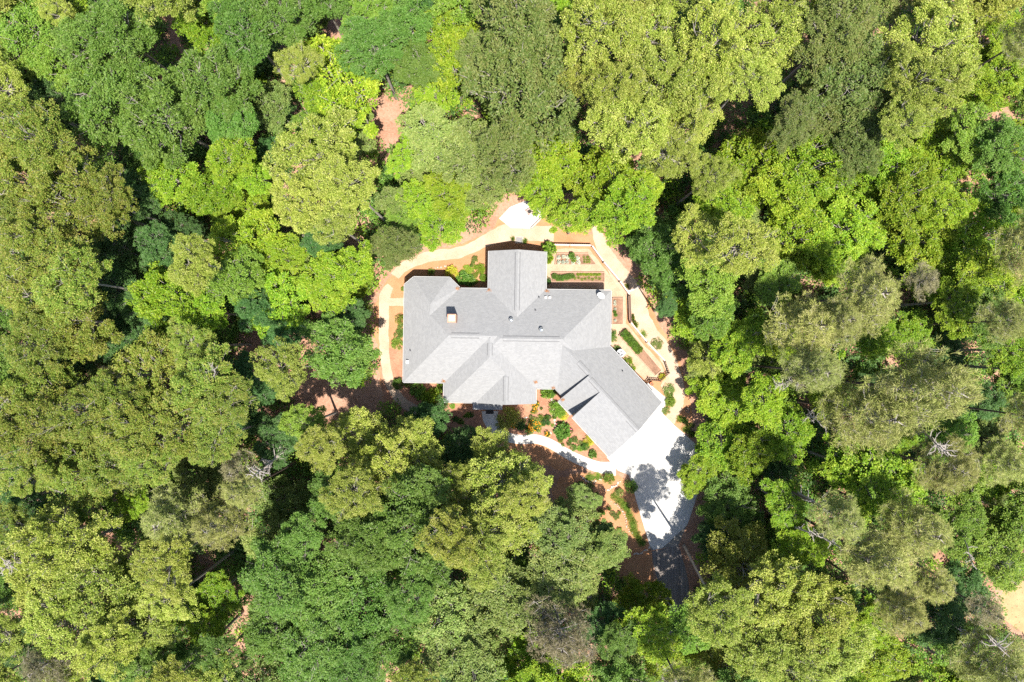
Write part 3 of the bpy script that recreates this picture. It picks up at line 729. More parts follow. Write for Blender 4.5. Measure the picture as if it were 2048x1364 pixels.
# ------------------------------------------------------------------ foliage meshes
def leaf_mesh(name, B, D, N, L, Wd, fold=0.25, seed=0):
    """one quad per leaf: base, side, tip, side; 'rnd' varies per leaf"""
    n = len(B); rs = np.random.RandomState(seed)
    D = D / np.linalg.norm(D, axis=1, keepdims=True)
    S = np.cross(N, D); S /= (np.linalg.norm(S, axis=1, keepdims=True) + 1e-9); N2 = np.cross(D, S)
    L = L[:, None]; Wd = Wd[:, None]
    v = np.empty((n, 4, 3)); v[:, 0] = B
    v[:, 1] = B + D * L * 0.5 + S * Wd * 0.5 + N2 * Wd * fold
    v[:, 2] = B + D * L - N2 * L * 0.08
    v[:, 3] = B + D * L * 0.5 - S * Wd * 0.5 + N2 * Wd * fold
    me = bpy.data.meshes.new(name)
    me.vertices.add(4 * n); me.vertices.foreach_set('co', v.reshape(-1).astype(np.float32))
    me.loops.add(4 * n); me.loops.foreach_set('vertex_index', np.arange(4 * n, dtype=np.int32))
    me.polygons.add(n); me.polygons.foreach_set('loop_start', np.arange(0, 4 * n, 4, dtype=np.int32))
    at = me.attributes.new('rnd', 'FLOAT', 'FACE'); at.data.foreach_set('value', rs.rand(n).astype(np.float32))
    me.materials.append(LEAF['G']); me.update(); me.validate()
    return me
def rdir(rs, n, zmin=-1.0):
    z = rs.uniform(zmin, 1, n); t = rs.uniform(0, 2 * np.pi, n); r = np.sqrt(1 - z * z)
    return np.stack([r * np.cos(t), r * np.sin(t), z], 1)
def broad_crown(name, seed, Rr=3.6, H=3.0, nb=20, br=1.15, ncl=20, clr=0.42, nl=34, ll=0.19, lw=0.10, tilt=0.55, flat=0.62, droop=0.15, spread=0.9):
    """boughs on an uneven dome; each bough carries clumps, each clump a rosette of leaves"""
    rs = np.random.RandomState(seed)
    ph = rs.uniform(0, 6.28, 3); bc = []; brs = []
    tries = 0
    while len(bc) < nb and tries < 4000:
        tries += 1
        t = rs.uniform(0, 6.283); r0 = math.sqrt(rs.uniform(0, 1)) * (1.0 if rs.rand() < .85 else 1.14)
        lob = 1 + .18 * math.sin(2 * t + ph[0]) + .14 * math.sin(3 * t + ph[1]) + .10 * math.sin(5 * t + ph[2])
        r = Rr * spread * r0 * lob; b_ = br * rs.choice([.5, .7, .9, 1.1, 1.35]) * (1.0 if r0 < .8 else .8)
        x_, y_ = r * math.cos(t), r * math.sin(t)
        if any((x_ - q[0]) ** 2 + (y_ - q[1]) ** 2 < (.62 * (b_ + w_)) ** 2 for q, w_ in zip(bc, brs)): continue
        z = H * (max(0.02, 1 - min(1, r0 * .95) ** 2)) ** .55 * rs.uniform(.55, 1.2)
        bc.append((x_, y_, z)); brs.append(b_)
    # a second, lower layer fills the crown's underside
    for i in range(nb // 2):
        t = rs.uniform(0, 6.28); r = Rr * math.sqrt(rs.uniform(0.02, .7)); bc.append((r * math.cos(t), r * math.sin(t), H * rs.uniform(-.3, .2))); brs.append(br * rs.uniform(.6, 1.0))
    bc = np.array(bc); brs = np.array(brs); nbt = len(bc)
    k = np.repeat(np.arange(nbt), ncl); d = rdir(rs, len(k), -.45)
    rad = brs[k] * (0.45 + 0.6 * rs.rand(len(k)) ** .6)
    cc_ = bc[k] + d * rad[:, None] * np.array([1, 1, flat])
    cs = clr * rs.uniform(.55, 1.45, len(k)); outd = d * np.array([1, 1, .7]) + np.array([0, 0, .45])
    hole = np.array([noise.noise(Vector(c_) * 1.1 + Vector((seed, 0, 0))) for c_ in cc_]); nlc = np.where(hole < -.2, 1, np.maximum(5, (nl * rs.uniform(.5, 1.5, len(k))).astype(int))); j = np.repeat(np.arange(len(k)), nlc); n = len(j)
    o = rdir(rs, n, -.5); B = cc_[j] + o * (cs[j] * (0.15 + 0.75 * rs.rand(n)))[:, None] * np.array([1, 1, .6])
    D = o * np.array([1, 1, .35]) + outd[j] * .35 + rs.normal(0, .3, (n, 3)); D[:, 2] -= droop
    N = np.array([0, 0, 1.0]) + outd[j] * .45 + o * .5 + rs.normal(0, tilt, (n, 3))
    me = leaf_mesh(name, B, D, N, ll * rs.uniform(.65, 1.3, n), lw * rs.uniform(.75, 1.25, n), .2, seed)
    # limbs reach from the stem to the boughs, twigs on to clumps
    mb = MB(); rr = random.Random(seed)
    for i in range(nbt):
        a = Vector((0, 0, -H * rr.uniform(.1, .55))); b = Vector(bc[i]); m = a.lerp(b, .5) + Vector((rr.uniform(-.3, .3), rr.uniform(-.3, .3), -.15 * (b - a).length + .2))
        mb.tube([a, m, b], [.085, .06, .03], 5, False)
        for q in range(4):
            e_ = Vector(cc_[rr.randrange(i * ncl, (i + 1) * ncl)]) + Vector((rr.uniform(-.2, .2), rr.uniform(-.2, .2), rr.uniform(.05, .5)))
            s = m.lerp(b, rr.uniform(.5, 1)); mb.tube([s, s.lerp(e_, .6) + Vector((rr.uniform(-.1, .1), rr.uniform(-.1, .1), .08)), e_], [.03, .02, .008], 4, False)
    lm = bpy.data.meshes.new(name + '_limbs'); lm.from_pydata([tuple(v) for v in mb.v], [], mb.f); lm.materials.append(M['bark'])
    return me, lm
def pine_crown(name, seed, Rr=3.0, H=5.0, narm=34, thin=1.0):
    """radiating arms with needle sprays; thinner and barer below"""
    rs = np.random.RandomState(seed); mb = MB(); Bs = []; Ds = []
    for i in range(narm):
        f = (i + .5) / narm; z0 = -H * .35 + H * 1.15 * f; t = i * 2.39996 + rs.uniform(-.4, .4)
        Lr = Rr * (1 - .78 * max(0, f - .25) / .75) * rs.uniform(.65, 1.12); up = rs.uniform(.05, .35) * Lr
        a = np.array([0, 0, z0]); dv = np.array([math.cos(t), math.sin(t), 0]); e_ = a + dv * Lr + np.array([0, 0, up]); mid = a + dv * Lr * .5 + np.array([rs.uniform(-.2, .2), rs.uniform(-.2, .2), -.02 * Lr])
        mb.tube([a, mid, e_], [.05, .035, .012], 4, False)
        nt_ = int(34 * thin * (Lr / 2.2)); sd = np.array([-dv[1], dv[0], 0])
        for q in range(nt_):
            u = rs.uniform(.35, 1.05); p = (a * (1 - u) + e_ * u) if u > .5 else (a * (1 - 2 * u) + mid * 2 * u)
            off = sd * rs.normal(0, .26 * Lr * (.35 + .5 * (1 - abs(u - .6)))) ; p2 = p + off + np.array([0, 0, rs.uniform(-.1, .22)])
            if q % 2 == 0: mb.tube([p, (p + p2) / 2 + np.array([0, 0, .04]), p2], [.016, .011, .005], 3, False)
            nn = 16; o = rdir(rs, nn, -.35)
            Bs.append(p2 + rs.normal(0, .07, (nn, 3))); Ds.append(o + dv * .5 + off / (np.linalg.norm(off) + 1e-6) * .4)
    B = np.concatenate(Bs); D = np.concatenate(Ds); n = len(B)
    me = leaf_mesh(name, B, D, rs.normal(0, 1, (n, 3)) + np.array([0, 0, .8]), .36 * rs.uniform(.6, 1.2, n), .036 * rs.uniform(.8, 1.2, n), .0, seed)
    lm = bpy.data.meshes.new(name + '_limbs'); lm.from_pydata([tuple(v) for v in mb.v], [], mb.f); lm.materials.append(M['dead_wood'])
    return me, lm
def bush_mesh(name, seed, ncl=46, nl=26, ll=0.15, lw=0.085, flat=.75, clr=.24, droop=.1, tilt=.5):
    rs = np.random.RandomState(seed); d = rdir(rs, ncl, -.1); cc_ = d * (0.35 + .55 * rs.rand(ncl) ** .5)[:, None] * np.array([1, 1, flat]) + np.array([0, 0, .35])
    j = np.repeat(np.arange(ncl), nl); n = len(j); o = rdir(rs, n, -.4)
    B = cc_[j] + o * (clr * (.2 + .8 * rs.rand(n)))[:, None]; D = o * np.array([1, 1, .5]) + d[j] * .5 + rs.normal(0, .3, (n, 3)); D[:, 2] -= droop
    N = np.array([0, 0, 1.0]) + d[j] * .5 + rs.normal(0, tilt, (n, 3))
    return leaf_mesh(name, B, D, N, ll * rs.uniform(.7, 1.3, n), lw * rs.uniform(.8, 1.2, n), .2, seed)
def spiky_mesh(name, seed, n=420, ll=0.8, lw=0.03):
    rs = np.random.RandomState(seed); t = rs.uniform(0, 6.28, n); e_ = rs.uniform(.35, 1.45, n); r = .5 * np.sqrt(rs.rand(n))
    B = np.stack([r * np.cos(t * 3.1), r * np.sin(t * 3.1), np.zeros(n)], 1); D = np.stack([np.cos(t) * np.cos(e_), np.sin(t) * np.cos(e_), np.sin(e_)], 1)
    N = rdir(rs, n); return leaf_mesh(name, B, D, N, ll * rs.uniform(.5, 1.1, n), lw * rs.uniform(.8, 1.3, n), 0, seed)

CROWN = {
 'fine':   [broad_crown('fine_crown', s, nb=31, br=.98, ncl=54, clr=.25, nl=16, ll=.15, lw=.092, tilt=.75, flat=.8) for s in (11, 12, 13, 14, 15)],
 'rosette': [broad_crown('rosette_crown', s, nb=27, br=1.08, ncl=46, clr=.29, nl=18, ll=.225, lw=.092, tilt=.42, flat=.8, H=3.2) for s in (21, 22, 23, 24, 25)],
 'spray':  [broad_crown('spray_crown', s, nb=29, br=.98, ncl=38, clr=.33, nl=18, ll=.20, lw=.13, tilt=.45, flat=.55, H=2.8, droop=.1) for s in (31, 32, 33, 34, 35)],
 'pine':   [pine_crown('pine_crown', s, narm=38, thin=.95) for s in (41, 42, 43)],
 'bare_pine': [pine_crown('thin_pine_crown', 44, thin=.7)],
}
BUSH = {'bush': [bush_mesh('bush', s) for s in (51, 52, 53)], 'fern': [bush_mesh('low_bush', s, 34, 22, .24, .07, .5, .26, .15) for s in (54, 55)],
        'spiky': [spiky_mesh('grass_tuft', s) for s in (56, 57)], 'broad': [bush_mesh('broadleaf_bush', s, 30, 14, .3, .2, .7, .24, .1, .4) for s in (58, 59)]}
def trunk_mesh(name, seed, m):
    rr = random.Random(seed); mb = MB(); n = 9; bx, by = rr.uniform(-.02, .02), rr.uniform(-.02, .02); pts = []; rad = []
    for i in range(n):
        u = i / (n - 1); wv = math.sin(u * 3.14); pts.append((wv * bx * 9 * rr.uniform(.8, 1.2), wv * by * 9 * rr.uniform(.8, 1.2), u)); rad.append((.30 if i == 0 else .22) * (1 - .62 * u))
    # built with unit height; the ring radii stay in metres
    mb.tube(pts, rad, 9); me = bpy.data.meshes.new(name); me.from_pydata([tuple(v) for v in mb.v], [], mb.f); me.materials.append(m)
    me.polygons.foreach_set('use_smooth', [True] * len(me.polygons)); return me
TRUNK = [trunk_mesh('trunk', s, M['bark']) for s in (61, 62, 63)]; PTRUNK = [trunk_mesh('pine_trunk', s, M['pine_bark']) for s in (64, 65)]

SPEC = {  # crown family, height range of the crown base, look
 'K': ('fine', (13, 17), 'pale khaki-green tree'), 'O': ('fine', (13, 17), 'rusty-tipped olive tree'), 'L': ('spray', (7, 11), 'bright lime-green tree'),
 'Y': ('spray', (8, 12), 'fresh mid-green tree'), 'G': ('rosette', (10, 14), 'rich green oak'), 'D': ('rosette', (6, 10), 'dark blue-green tree'),
 'M': ('rosette', (11, 15), 'dusky moss-green tree'), 'P': ('pine', (15, 19), 'feathery grey-green pine'), 'B': ('bare_pine', (14, 17), 'half-bare brownish pine'), 'S': ('spray', (5, 8), 'soft sage-green tree')}
KEEP = [[tuple(v) for v in poly] for poly in ([Vector(p) for p in DR], AS, wo, ns, ws_, es, [Vector(p) for p in PAT])]
KEEP += [[tuple(H2(*p)) for p in ((-11.4, -4.5), (-7.1, -6.5), (2.6, -6.5), (4.5, -5), (10.4, -0.3), (10.4, 5.5), (3.5, 9.5), (-2.6, 9.5), (-11.4, 6.6))], rect(3, 15.5, -7.2, .8, GA), [tuple(v) for v in GP([(1090, 490), (1185, 490), (1262, 590), (1340, 740), (1290, 775), (1215, 690), (1090, 585)])]]
def blocked(x, y, r=0.5):
    return any(inside((x, y), q) or dist_poly((x, y), q) < r for q in KEEP)

trees = []
def tree(px, py, rpx, sp, zc=None, name=None, label=None):
    fam, zr, look = SPEC[sp]; z = zc if zc is not None else U(*zr)
    while True:
        zt = z + 1.2; p = G(px, py, zt); r = rpx * (CAM_H - zt) / FPX
        lean = next(((dx_, dy_) for d_ in (0, .8, 1.6, 2.4, 3.0) if d_ <= .19 * z for dx_, dy_ in [(d_ * math.cos(q_ * math.pi / 6), d_ * math.sin(q_ * math.pi / 6)) for q_ in range(12 if d_ else 1)] if not blocked(p.x + dx_, p.y + dy_)), None)
        if lean is not None or z < 3.2: break
        z -= 0.5
    lean = lean or (0, 0)
    s = max(0.28, r / (3.0 if fam.endswith('pine') else 3.75))
    o = empty(name or ('pine_tree' if fam.endswith('pine') else ('oak_tree' if sp == 'G' else 'tree')), (p.x + lean[0], p.y + lean[1], 0), 0.0)
    rz_ = U(0, 6.28); me, lm = random.choice(CROWN[fam])
    t = bpy.data.objects.new('trunk', random.choice(PTRUNK if fam.endswith('pine') else TRUNK)); link(t, o)
    ts = (0.45 + 0.55 * s) * (0.75 if fam.endswith('pine') else 0.9); t.scale = (ts, ts, z + s * (1.2 if fam == 'fine' else 1.0) + (s * 3.2 if fam.endswith('pine') else 0)); t.rotation_euler = Vector((-lean[0], -lean[1], z)).to_track_quat('Z', 'Y').to_euler()
    sq = U(.9, 1.1)
    for nm, dat in (('crown', me), ('limbs', lm)):
        c = bpy.data.objects.new(nm, dat); link(c, o); c.location = (-lean[0], -lean[1], z); c.rotation_euler = (0, 0, rz_); c.scale = (s * sq, s / sq, s * U(.85, 1.2))
        if nm == 'crown': cs_ = tuple(c.scale)
        c.scale = cs_
        if nm == 'crown': c.material_slots[0].link = 'OBJECT'; c.material_slots[0].material = LEAF[sp]
    trees.append([o, px, py, rpx, sp, look, label, z])
    return o
# crowns as they stand in the wood: (x, y) seen from above, spread, kind
T = {
'Y': [(45,45,72),(15,125,55),(120,120,60),(1420,560,60),(470,560,58),(2030,790,48),(1388,1262,46),(1395,1330,50),(1920,1060,52),(1965,1005,50),(2005,1120,55),(735,30,55),(1430,625,48),(1930,1300,55),(1945,260,50),(1900,880,50),(620,245,40),(800,440,38),(610,850,45),(170,1010,45),(1560,560,45),(1030,1150,32)],
'G': [(230,60,70),(212,205,85),(325,235,85),(427,165,78),(444,232,58),(480,50,65),(560,30,62),(170,80,55),(740,85,62),(805,55,55),(830,120,50),(560,1160,78),(645,1180,72),(540,1265,66),(640,1290,78),(350,1340,58),(740,1085,64),(800,1060,78),(830,990,58),(860,1125,60),(720,1205,82),(765,1290,66),(700,1330,60),(1314,492,56),(1356,546,50),(1465,1015,60),(1990,640,58),(2015,290,55),(2025,390,55),(430,1325,48),(270,1350,55),(674,700,68),(1240,1290,40),(820,1200,50),(600,1080,50),(660,1000,45)],
'M': [(1040,65,92),(1045,185,108),(1012,300,62),(1110,130,60),(1680,55,74),(1705,150,84),(1650,215,66),(1735,225,64),(1590,245,48),(1720,290,54),(970,100,50),(790,490,42)],
'D': [(230,500,58),(218,580,58),(240,665,55),(310,490,45),(255,395,55),(40,1000,50),(1985,800,50),(100,735,55),(555,880,50),(850,850,44),(500,760,50),(120,190,60),(20,165,45),(1200,1255,48),(350,460,40),(640,470,40),(1338,612,22),(1880,1240,55),(1930,1180,50),(470,840,45),(560,660,42),(690,640,40),(280,610,45),(920,900,42),(1440,1080,42),(20,1300,50),(500,610,45),(1390,585,36)],
'K': [(100,12,34),(590,120,42),(620,310,86),(690,365,62),(600,400,62),(655,440,52),(1200,55,82),(1290,55,74),(1172,140,54),(1232,180,64),(1320,160,82),(1262,250,74),(1362,250,66),(1425,80,82),(1342,300,56),(1410,170,70),(1530,75,78),(1500,150,58),(1870,80,84),(1850,155,68),(1905,150,62),(1822,235,52),(1490,492,64),(1402,470,54),(380,520,54),(555,738,52),(760,940,68),(700,990,54),(830,900,56),(720,880,62),(985,925,54),(1010,975,74),(925,975,54),(900,1080,60),(992,1060,74),(1052,1000,48),(960,1120,54),(640,900,48),(1480,1140,80),(1560,1190,78),(1440,1222,66),(1530,1290,82),(1640,1230,78),(1662,1310,72),(1450,1335,66),(1590,1345,66),(120,1085,82),(60,1135,72),(200,1180,92),(110,1250,74),(262,1260,72),(320,1130,62),(330,1205,54),(205,1300,60),(130,1340,50),(1430,705,46),(1430,345,45)],
'O': [(60,265,76),(40,360,74),(130,400,82),(200,400,58),(20,440,58),(70,500,78),(60,585,78),(140,560,72),(150,640,78),(60,690,64),(370,690,48),(290,750,78),(400,780,72),(230,800,56),(340,850,74),(250,860,68),(440,805,56),(420,880,54),(80,775,72),(60,865,72),(150,830,64),(40,950,50),(150,950,72),(235,930,72),(300,930,50),(15,1060,50)],
'L': [(400,45,48),(690,165,88),(640,190,46),(900,60,58),(905,120,56),(872,172,46),(330,355,54),(420,385,56),(455,310,48),(490,345,42),(1100,310,58),(1080,372,50),(1210,370,72),(1252,412,58),(1290,375,42),(1155,430,44),(805,310,34),(835,400,44),(892,380,46),(880,445,48),(1990,75,66),(2020,135,60),(1980,175,46),(1480,340,78),(1440,400,56),(1620,340,72),(1570,380,60),(1700,360,66),(1762,310,62),(1850,280,70),(1905,325,58),(1820,390,62),(1740,420,50),(1600,470,70),(1700,455,70),(1680,515,58),(1850,470,70),(1960,470,80),(1880,545,52),(1900,410,50),(1760,672,42),(1830,672,46),(1922,600,60),(1972,555,58),(1480,690,56),(1560,680,46),(1450,800,52),(1530,800,50),(1450,880,62),(1510,905,50),(1392,640,46),(1580,862,56),(1662,790,44),(1762,960,86),(1690,930,50),(1575,1010,46),(1612,1090,48),(1750,1250,44),(1772,1320,56),(430,1190,42),(400,1260,48),(250,1015,32),(330,590,62),(318,650,48),(402,622,50),(500,480,66),(560,510,50),(550,600,62),(650,560,58),(690,535,50),(1060,1330,60),(1290,1205,50),(1300,1270,60),(1342,1315,54),(1400,950,40),(1436,780,44),(2000,960,40),(2030,700,50)],
'S': [(540,205,48),(700,252,44),(620,490,40),(790,400,36),(390,950,62),(870,275,62),(935,300,60),(962,365,52),(160,732,46),(1540,560,50),(1408,716,34),(560,1010,56),(535,1090,52),(1115,1075,56),(1168,1000,30),(1142,1046,50),(1218,1092,44),(1195,1100,46),(1120,1150,66),(1000,1200,72),(880,1230,66),(1045,1180,55),(920,1310,72),(1010,1270,54),(1160,1175,46),(1240,1330,44),(850,335,46),(700,110,44),(1480,440,44),(1980,880,45)],
'P': [(1742,590,72),(1620,652,72),(1690,640,50),(1850,780,96),(1742,832,82),(1640,745,56),(1905,940,62),(1692,1040,52),(1842,1060,66),(1762,1130,72),(1812,1230,52),(1992,1335,76),(1880,1180,42),(340,1040,66),(432,1050,56),(472,990,42),(2030,640,50),(2025,930,48)],
'B': [(1120,1272,72),(80,1335,52),(470,945,40),(1990,1230,36),(1860,560,34)],
}
TALL_S = {'S': [(1115,1075),(1000,1200),(880,1230),(920,1310),(1120,1150),(870,275),(935,300)]}
LOW = {(985,925): 8.0, (925,975): 10.0, (1436,780): 2.5, (1314,492): 6, (1356,546): 5, (1392,640): 4, (1408,716): 3.5, (674,700): 9, (1450,800): 4, (1450,880): 3, (1400,950): 3, (1480,1140): 6, (1440,1080): 3.5, (1440,1222): 17, (1560,1190): 14, (1510,905): 6, (1430,705): 5, (1392,712): 4, (1465,1015): 3, (1450,1335): 9, (1290,1205): 4, (1390,585): 4, (830,900): 8.0, (1010,975): 11.0, (850,850): 4.0, (920,900): 4.0, (760,940): 11.0, (720,880): 8.0}
for sp, lst in T.items():
    for (x, y, r) in lst:
        zc = None
        if sp == 'S' and (x, y) in TALL_S['S']: zc = 11.5
        if (x, y) in LOW: zc = LOW[(x, y)]
        tree(x, y, r, sp, zc)

# the wood runs on past the edges of the view
random.seed(31)
for x in range(-10, 2080, 105):
    tree(x + U(-25, 25), -22 + U(-12, 12), U(50, 75), random.choice('GKYLMK' if x > 1000 else 'GGYDLK'))
    tree(x + U(-25, 25), 1388 + U(-12, 12), U(50, 75), random.choice('KGLPS' if x > 1000 else 'KGDKS'))
for y in range(60, 1330, 110):
    tree(-24 + U(-12, 12), y + U(-25, 25), U(50, 72), random.choice('OKGD')); tree(2074 + U(-12, 12), y + U(-25, 25), U(50, 72), random.choice('LLGYP')) if not 1120 < y < 1300 else None
# understorey: young trees standing between the big ones
YARD2 = [tuple(v) for v in GP([(735, 600), (780, 525), (850, 490), (985, 440), (1000, 400), (1095, 400), (1180, 425), (1220, 430), (1270, 540), (1310, 600), (1390, 730), (1430, 930), (1395, 1100), (1390, 1210), (1290, 1210), (1230, 1150), (1120, 1050), (1080, 940), (930, 870), (850, 850), (750, 790)])]
BARE = [(770, 245, 55), (690, 68, 50), (640, 790, 60), (540, 690, 55), (2035, 1215, 60), (1790, 10, 25), (1680, 855, 30), (1150, 990, 80), (1620, 600, 20), (1700, 540, 22), (1990, 230, 30), (470, 515, 22), (490, 1330, 28), (1790, 90, 20), (700, 820, 60)]
def bare(x, y):
    return any((x - G(px, py).x) ** 2 + (y - G(px, py).y) ** 2 < (r * .055) ** 2 for px, py, r in BARE)
random.seed(99); cnt = 0
while cnt < 60:
    x, y = U(-52, 52), U(-35, 35)
    if inside((x, y), YARD2) or blocked(x, y, 1.2) or bare(x, y): continue
    sp = random.choice('DDGYSLL'); z = U(1.6, 5.0); k = (CAM_H - z - 1) / FPX
    tree(1024 + x / k, 682 - y / k, U(26, 44), sp, z, 'sapling'); trees[-1][5] = {'D': 'dark green', 'G': 'rich green', 'Y': 'fresh green', 'S': 'sage-green', 'L': 'lime-green'}[sp] + ' sapling'; cnt += 1

# dead snags and bare limbs
def snag(px0, py0, z0, px1, py1, z1, seed, label, rad=0.16, nbr=26, blen=1.5):
    """a bare trunk between two seen points, with broken branches"""
    rr = random.Random(seed); a = G(px0, py0, z0); b = G(px1, py1, z1); o = empty('dead_tree', (a.x, a.y, 0), 0, label, 'dead tree', 'dead trees in the woods')
    off = Vector((a.x, a.y, 0)); pts = []; n = 7
    for i in range(n):
        u = max(0, i - 1) / (n - 2); pts.append(Vector((0, 0, -.05)) if i == 0 and z0 > .5 else a.lerp(b, u) - off + Vector((math.sin(u * 5 + seed) * .15, math.cos(u * 4 + seed) * .15, 0)) * (1 if 0 < i < n - 1 else 0))
    MB().tube(pts, [rad * (1 - .75 * i / (n - 1)) for i in range(n)], 7).build('trunk', M['dead_wood'], o)
    ax_ = (b - a).normalized()
    for i in range(nbr):
        mb = MB(); u = rr.uniform(.25, .97); k = u * (n - 1); p = pts[int(min(k, n - 2))].lerp(pts[int(min(k, n - 2)) + 1], k - int(min(k, n - 2)))
        d = Vector((rr.uniform(-1, 1), rr.uniform(-1, 1), rr.uniform(-.2, .7))); d = (d - ax_ * d.dot(ax_) * .6).normalized(); L = blen * rr.uniform(.4, 1.1) * (1.15 - .5 * u)
        q = p + d * L * .5 + Vector((0, 0, .1)); e_ = p + d * L + Vector((rr.uniform(-.3, .3), rr.uniform(-.3, .3), rr.uniform(-.1, .3)))
        mb.tube([p, q, e_], [.055, .036, .012], 4, False)
        for t in range(3):
            s = q.lerp(e_, rr.uniform(0, .8)); mb.tube([s, s + Vector((rr.uniform(-.4, .4), rr.uniform(-.4, .4), rr.uniform(-.1, .3))) * blen * .5], [.022, .008], 3, False)
        mb.build('branch', M['dead_wood'], o)
snag(1812, 822, 9, 1895, 905, 22, 1, 'spiky grey dead pine leaning among the feathery pines', 0.17, 44, 1.5)
snag(1560, 958, 3, 1690, 1040, 20, 2, 'tall dark dead trunk with short stubs beside the bright lime tree', .15, 22, 1.0)
snag(1555, 1035, 3, 1680, 1095, 19, 3, 'long dead trunk with broken pale top branches near the driveway-side pines', .15, 26, 1.2)
snag(1905, 1255, 8, 2010, 1300, 20, 4, 'twisted bare dead tree beside the dry tan grass clearing', .15, 34, 1.7)
snag(1912, 1045, 10, 1945, 1130, 18, 5, 'slim crooked dead stem between pines and fresh green trees', .1, 10, .9)
snag(50, 1105, 10, 2, 1140, 20, 6, 'pale dead branches spilling over the khaki trees at the wood corner', .12, 30, 1.4)
snag(560, 905, 8, 505, 955, 18, 7, 'tangle of bare dead branches below the half-bare pine', .11, 34, 1.5)
snag(385, 765, 12, 435, 735, 20, 8, 'forked bare dead limb above the rusty-tipped olive trees', .08, 22, 1.1)
snag(1515, 772, 4, 1605, 765, 19, 9, 'dead pine stem with wispy grey twigs facing the garden path', .1, 24, 1.2)
snag(1590, 820, 4, 1655, 855, 16, 10, 'low grey dead pine among rocks between garage and pines', .1, 24, 1.2)

# labels: kind, size, neighbours and the nearest findable thing
LM = [('the back patio', 1040, 400), ('the raised garden beds', 1290, 510), ('the sandy path by the slanting bed', 1385, 690), ('the concrete driveway', 1430, 920), ('the asphalt drive', 1345, 1190), ('the curved front walk', 1010, 910),
      ('the path along the chimney wing', 735, 640), ('the large bare gap behind the house', 770, 240), ('the red-earth opening by the path', 640, 790), ('the small bare gap in the woods', 690, 70), ('the dry tan clearing', 2010, 1190), ('the spiky dead pine', 1860, 870), ('the twisted dead tree', 1960, 1290)]
SEC = ['the garage side', 'the garage back corner', 'the rear gable', 'the chimney back corner', 'the chimney side', 'the chimney front corner', 'the front door', 'the driveway corner']
labs = []
for t_ in trees:
    o, px, py, rpx, sp, look, lab, z = t_
    d, lm = min((math.hypot(px - x, py - y), n_) for n_, x, y in LM)
    place = ('beside ' + lm) if d < 95 else ('near ' + lm) if d < 190 else None
    if place is None:
        an_ = math.degrees(math.atan2(682 - py, px - 1024)) % 360; dd_ = math.hypot(px - 1024, py - 682)
        place = ('deep in woods beyond ' if dd_ > 760 else 'in woods off ') + SEC[int((an_ + 22.5) // 45) % 8]
    nb_ = sorted((math.hypot(px - q[1], py - q[2]), q[5]) for q in trees if q is not t_ and q[5] != look and 'sapling' not in q[5])
    size = 'broad' if rpx > 68 else 'small' if rpx < 46 and 'sapling' not in look else ''
    labs.append([t_, f"{size} {look} {place}".strip(), f", next to {nb_[0][1].replace('tree', '').strip()} one" if nb_ else '', ', between ' + ' and '.join(dict.fromkeys(q_[1].replace(' tree', '').split()[-1] if 'sapling' in q_[1] else q_[1].replace(' tree', '') for q_ in nb_[:2]))])
from collections import Counter
c1 = Counter(l[1] for l in labs)
for l in labs:
    if c1[l[1]] > 1: l[1] += l[2]
c2 = Counter(l[1] for l in labs)
for l in labs:
    if c2[l[1]] > 1: l[1] = l[1].split(',')[0] + l[3]
c3 = {}
for l in labs: c3.setdefault(l[1], []).append(l)
for g_ in c3.values():
    if len(g_) == 2 and abs(g_[0][0][3] - g_[1][0][3]) >= 4:
        g_.sort(key=lambda l: -l[0][3])
        for l, wd_ in zip(g_, ('larger', 'smaller')): l[1] = wd_ + ' ' + l[1]
for t_, lab, _, _ in labs:
    o = t_[0]; lab = ' '.join(lab.split()[:16]); o['label'] = lab; o['category'] = 'sapling' if 'sapling' in t_[5] else ('pine' if 'pine' in t_[5] else 'tree'); o['group'] = 'trees of the surrounding woods'

# ------------------------------------------------------------------ shrubs, flowers and vegetables
def shrub(px, py, rpx, kind, sp, label, h=0.8, name='shrub', cat='shrub', group='shrubs and plants around the house', flowers=None, sx=1.0, rz=None, zb=0.0, sub=True):
    q = G(px, py, zb + 0.4 * h); r = rpx * .055; o = empty(name, (q.x, q.y, zb), U(0, 6) if rz is None else rz, label, cat, group)
    me = random.choice(BUSH[kind]); c = bpy.data.objects.new('foliage', me); link(c, o)
    c.scale = (r * sx, r, h) if kind != 'spiky' else (r * sx, r, h)
    c.material_slots[0].link = 'OBJECT'; c.material_slots[0].material = LEAF[sp]
    if sub and kind != 'spiky':
        mb = MB()
        for k in range(4): mb.tube([(0, 0, 0), (U(-.3, .3) * r, U(-.3, .3) * r, h * .6)], [.018, .008], 4)
        mb.build('stem', M['bark'], o)
    if flowers:
        m, n = flowers
        for k in range(n):
            t, rr_ = U(0, 6.28), r * .9 * math.sqrt(R()); x, y = rr_ * math.cos(t), rr_ * math.sin(t); z = h * (.95 + U(-.1, .15)); s = U(.045, .085)
            f = MB(); ring = [(x + s * math.cos(a * math.pi / 5) * (1 if a % 2 else .6), y + s * math.sin(a * math.pi / 5) * (1 if a % 2 else .6), z + .01) for a in range(10)]
            f.add(ring + [(x, y, z + .035)], [(a, (a + 1) % 10, 10) for a in range(10)]); f.build('flower', M[m], o)
    return o
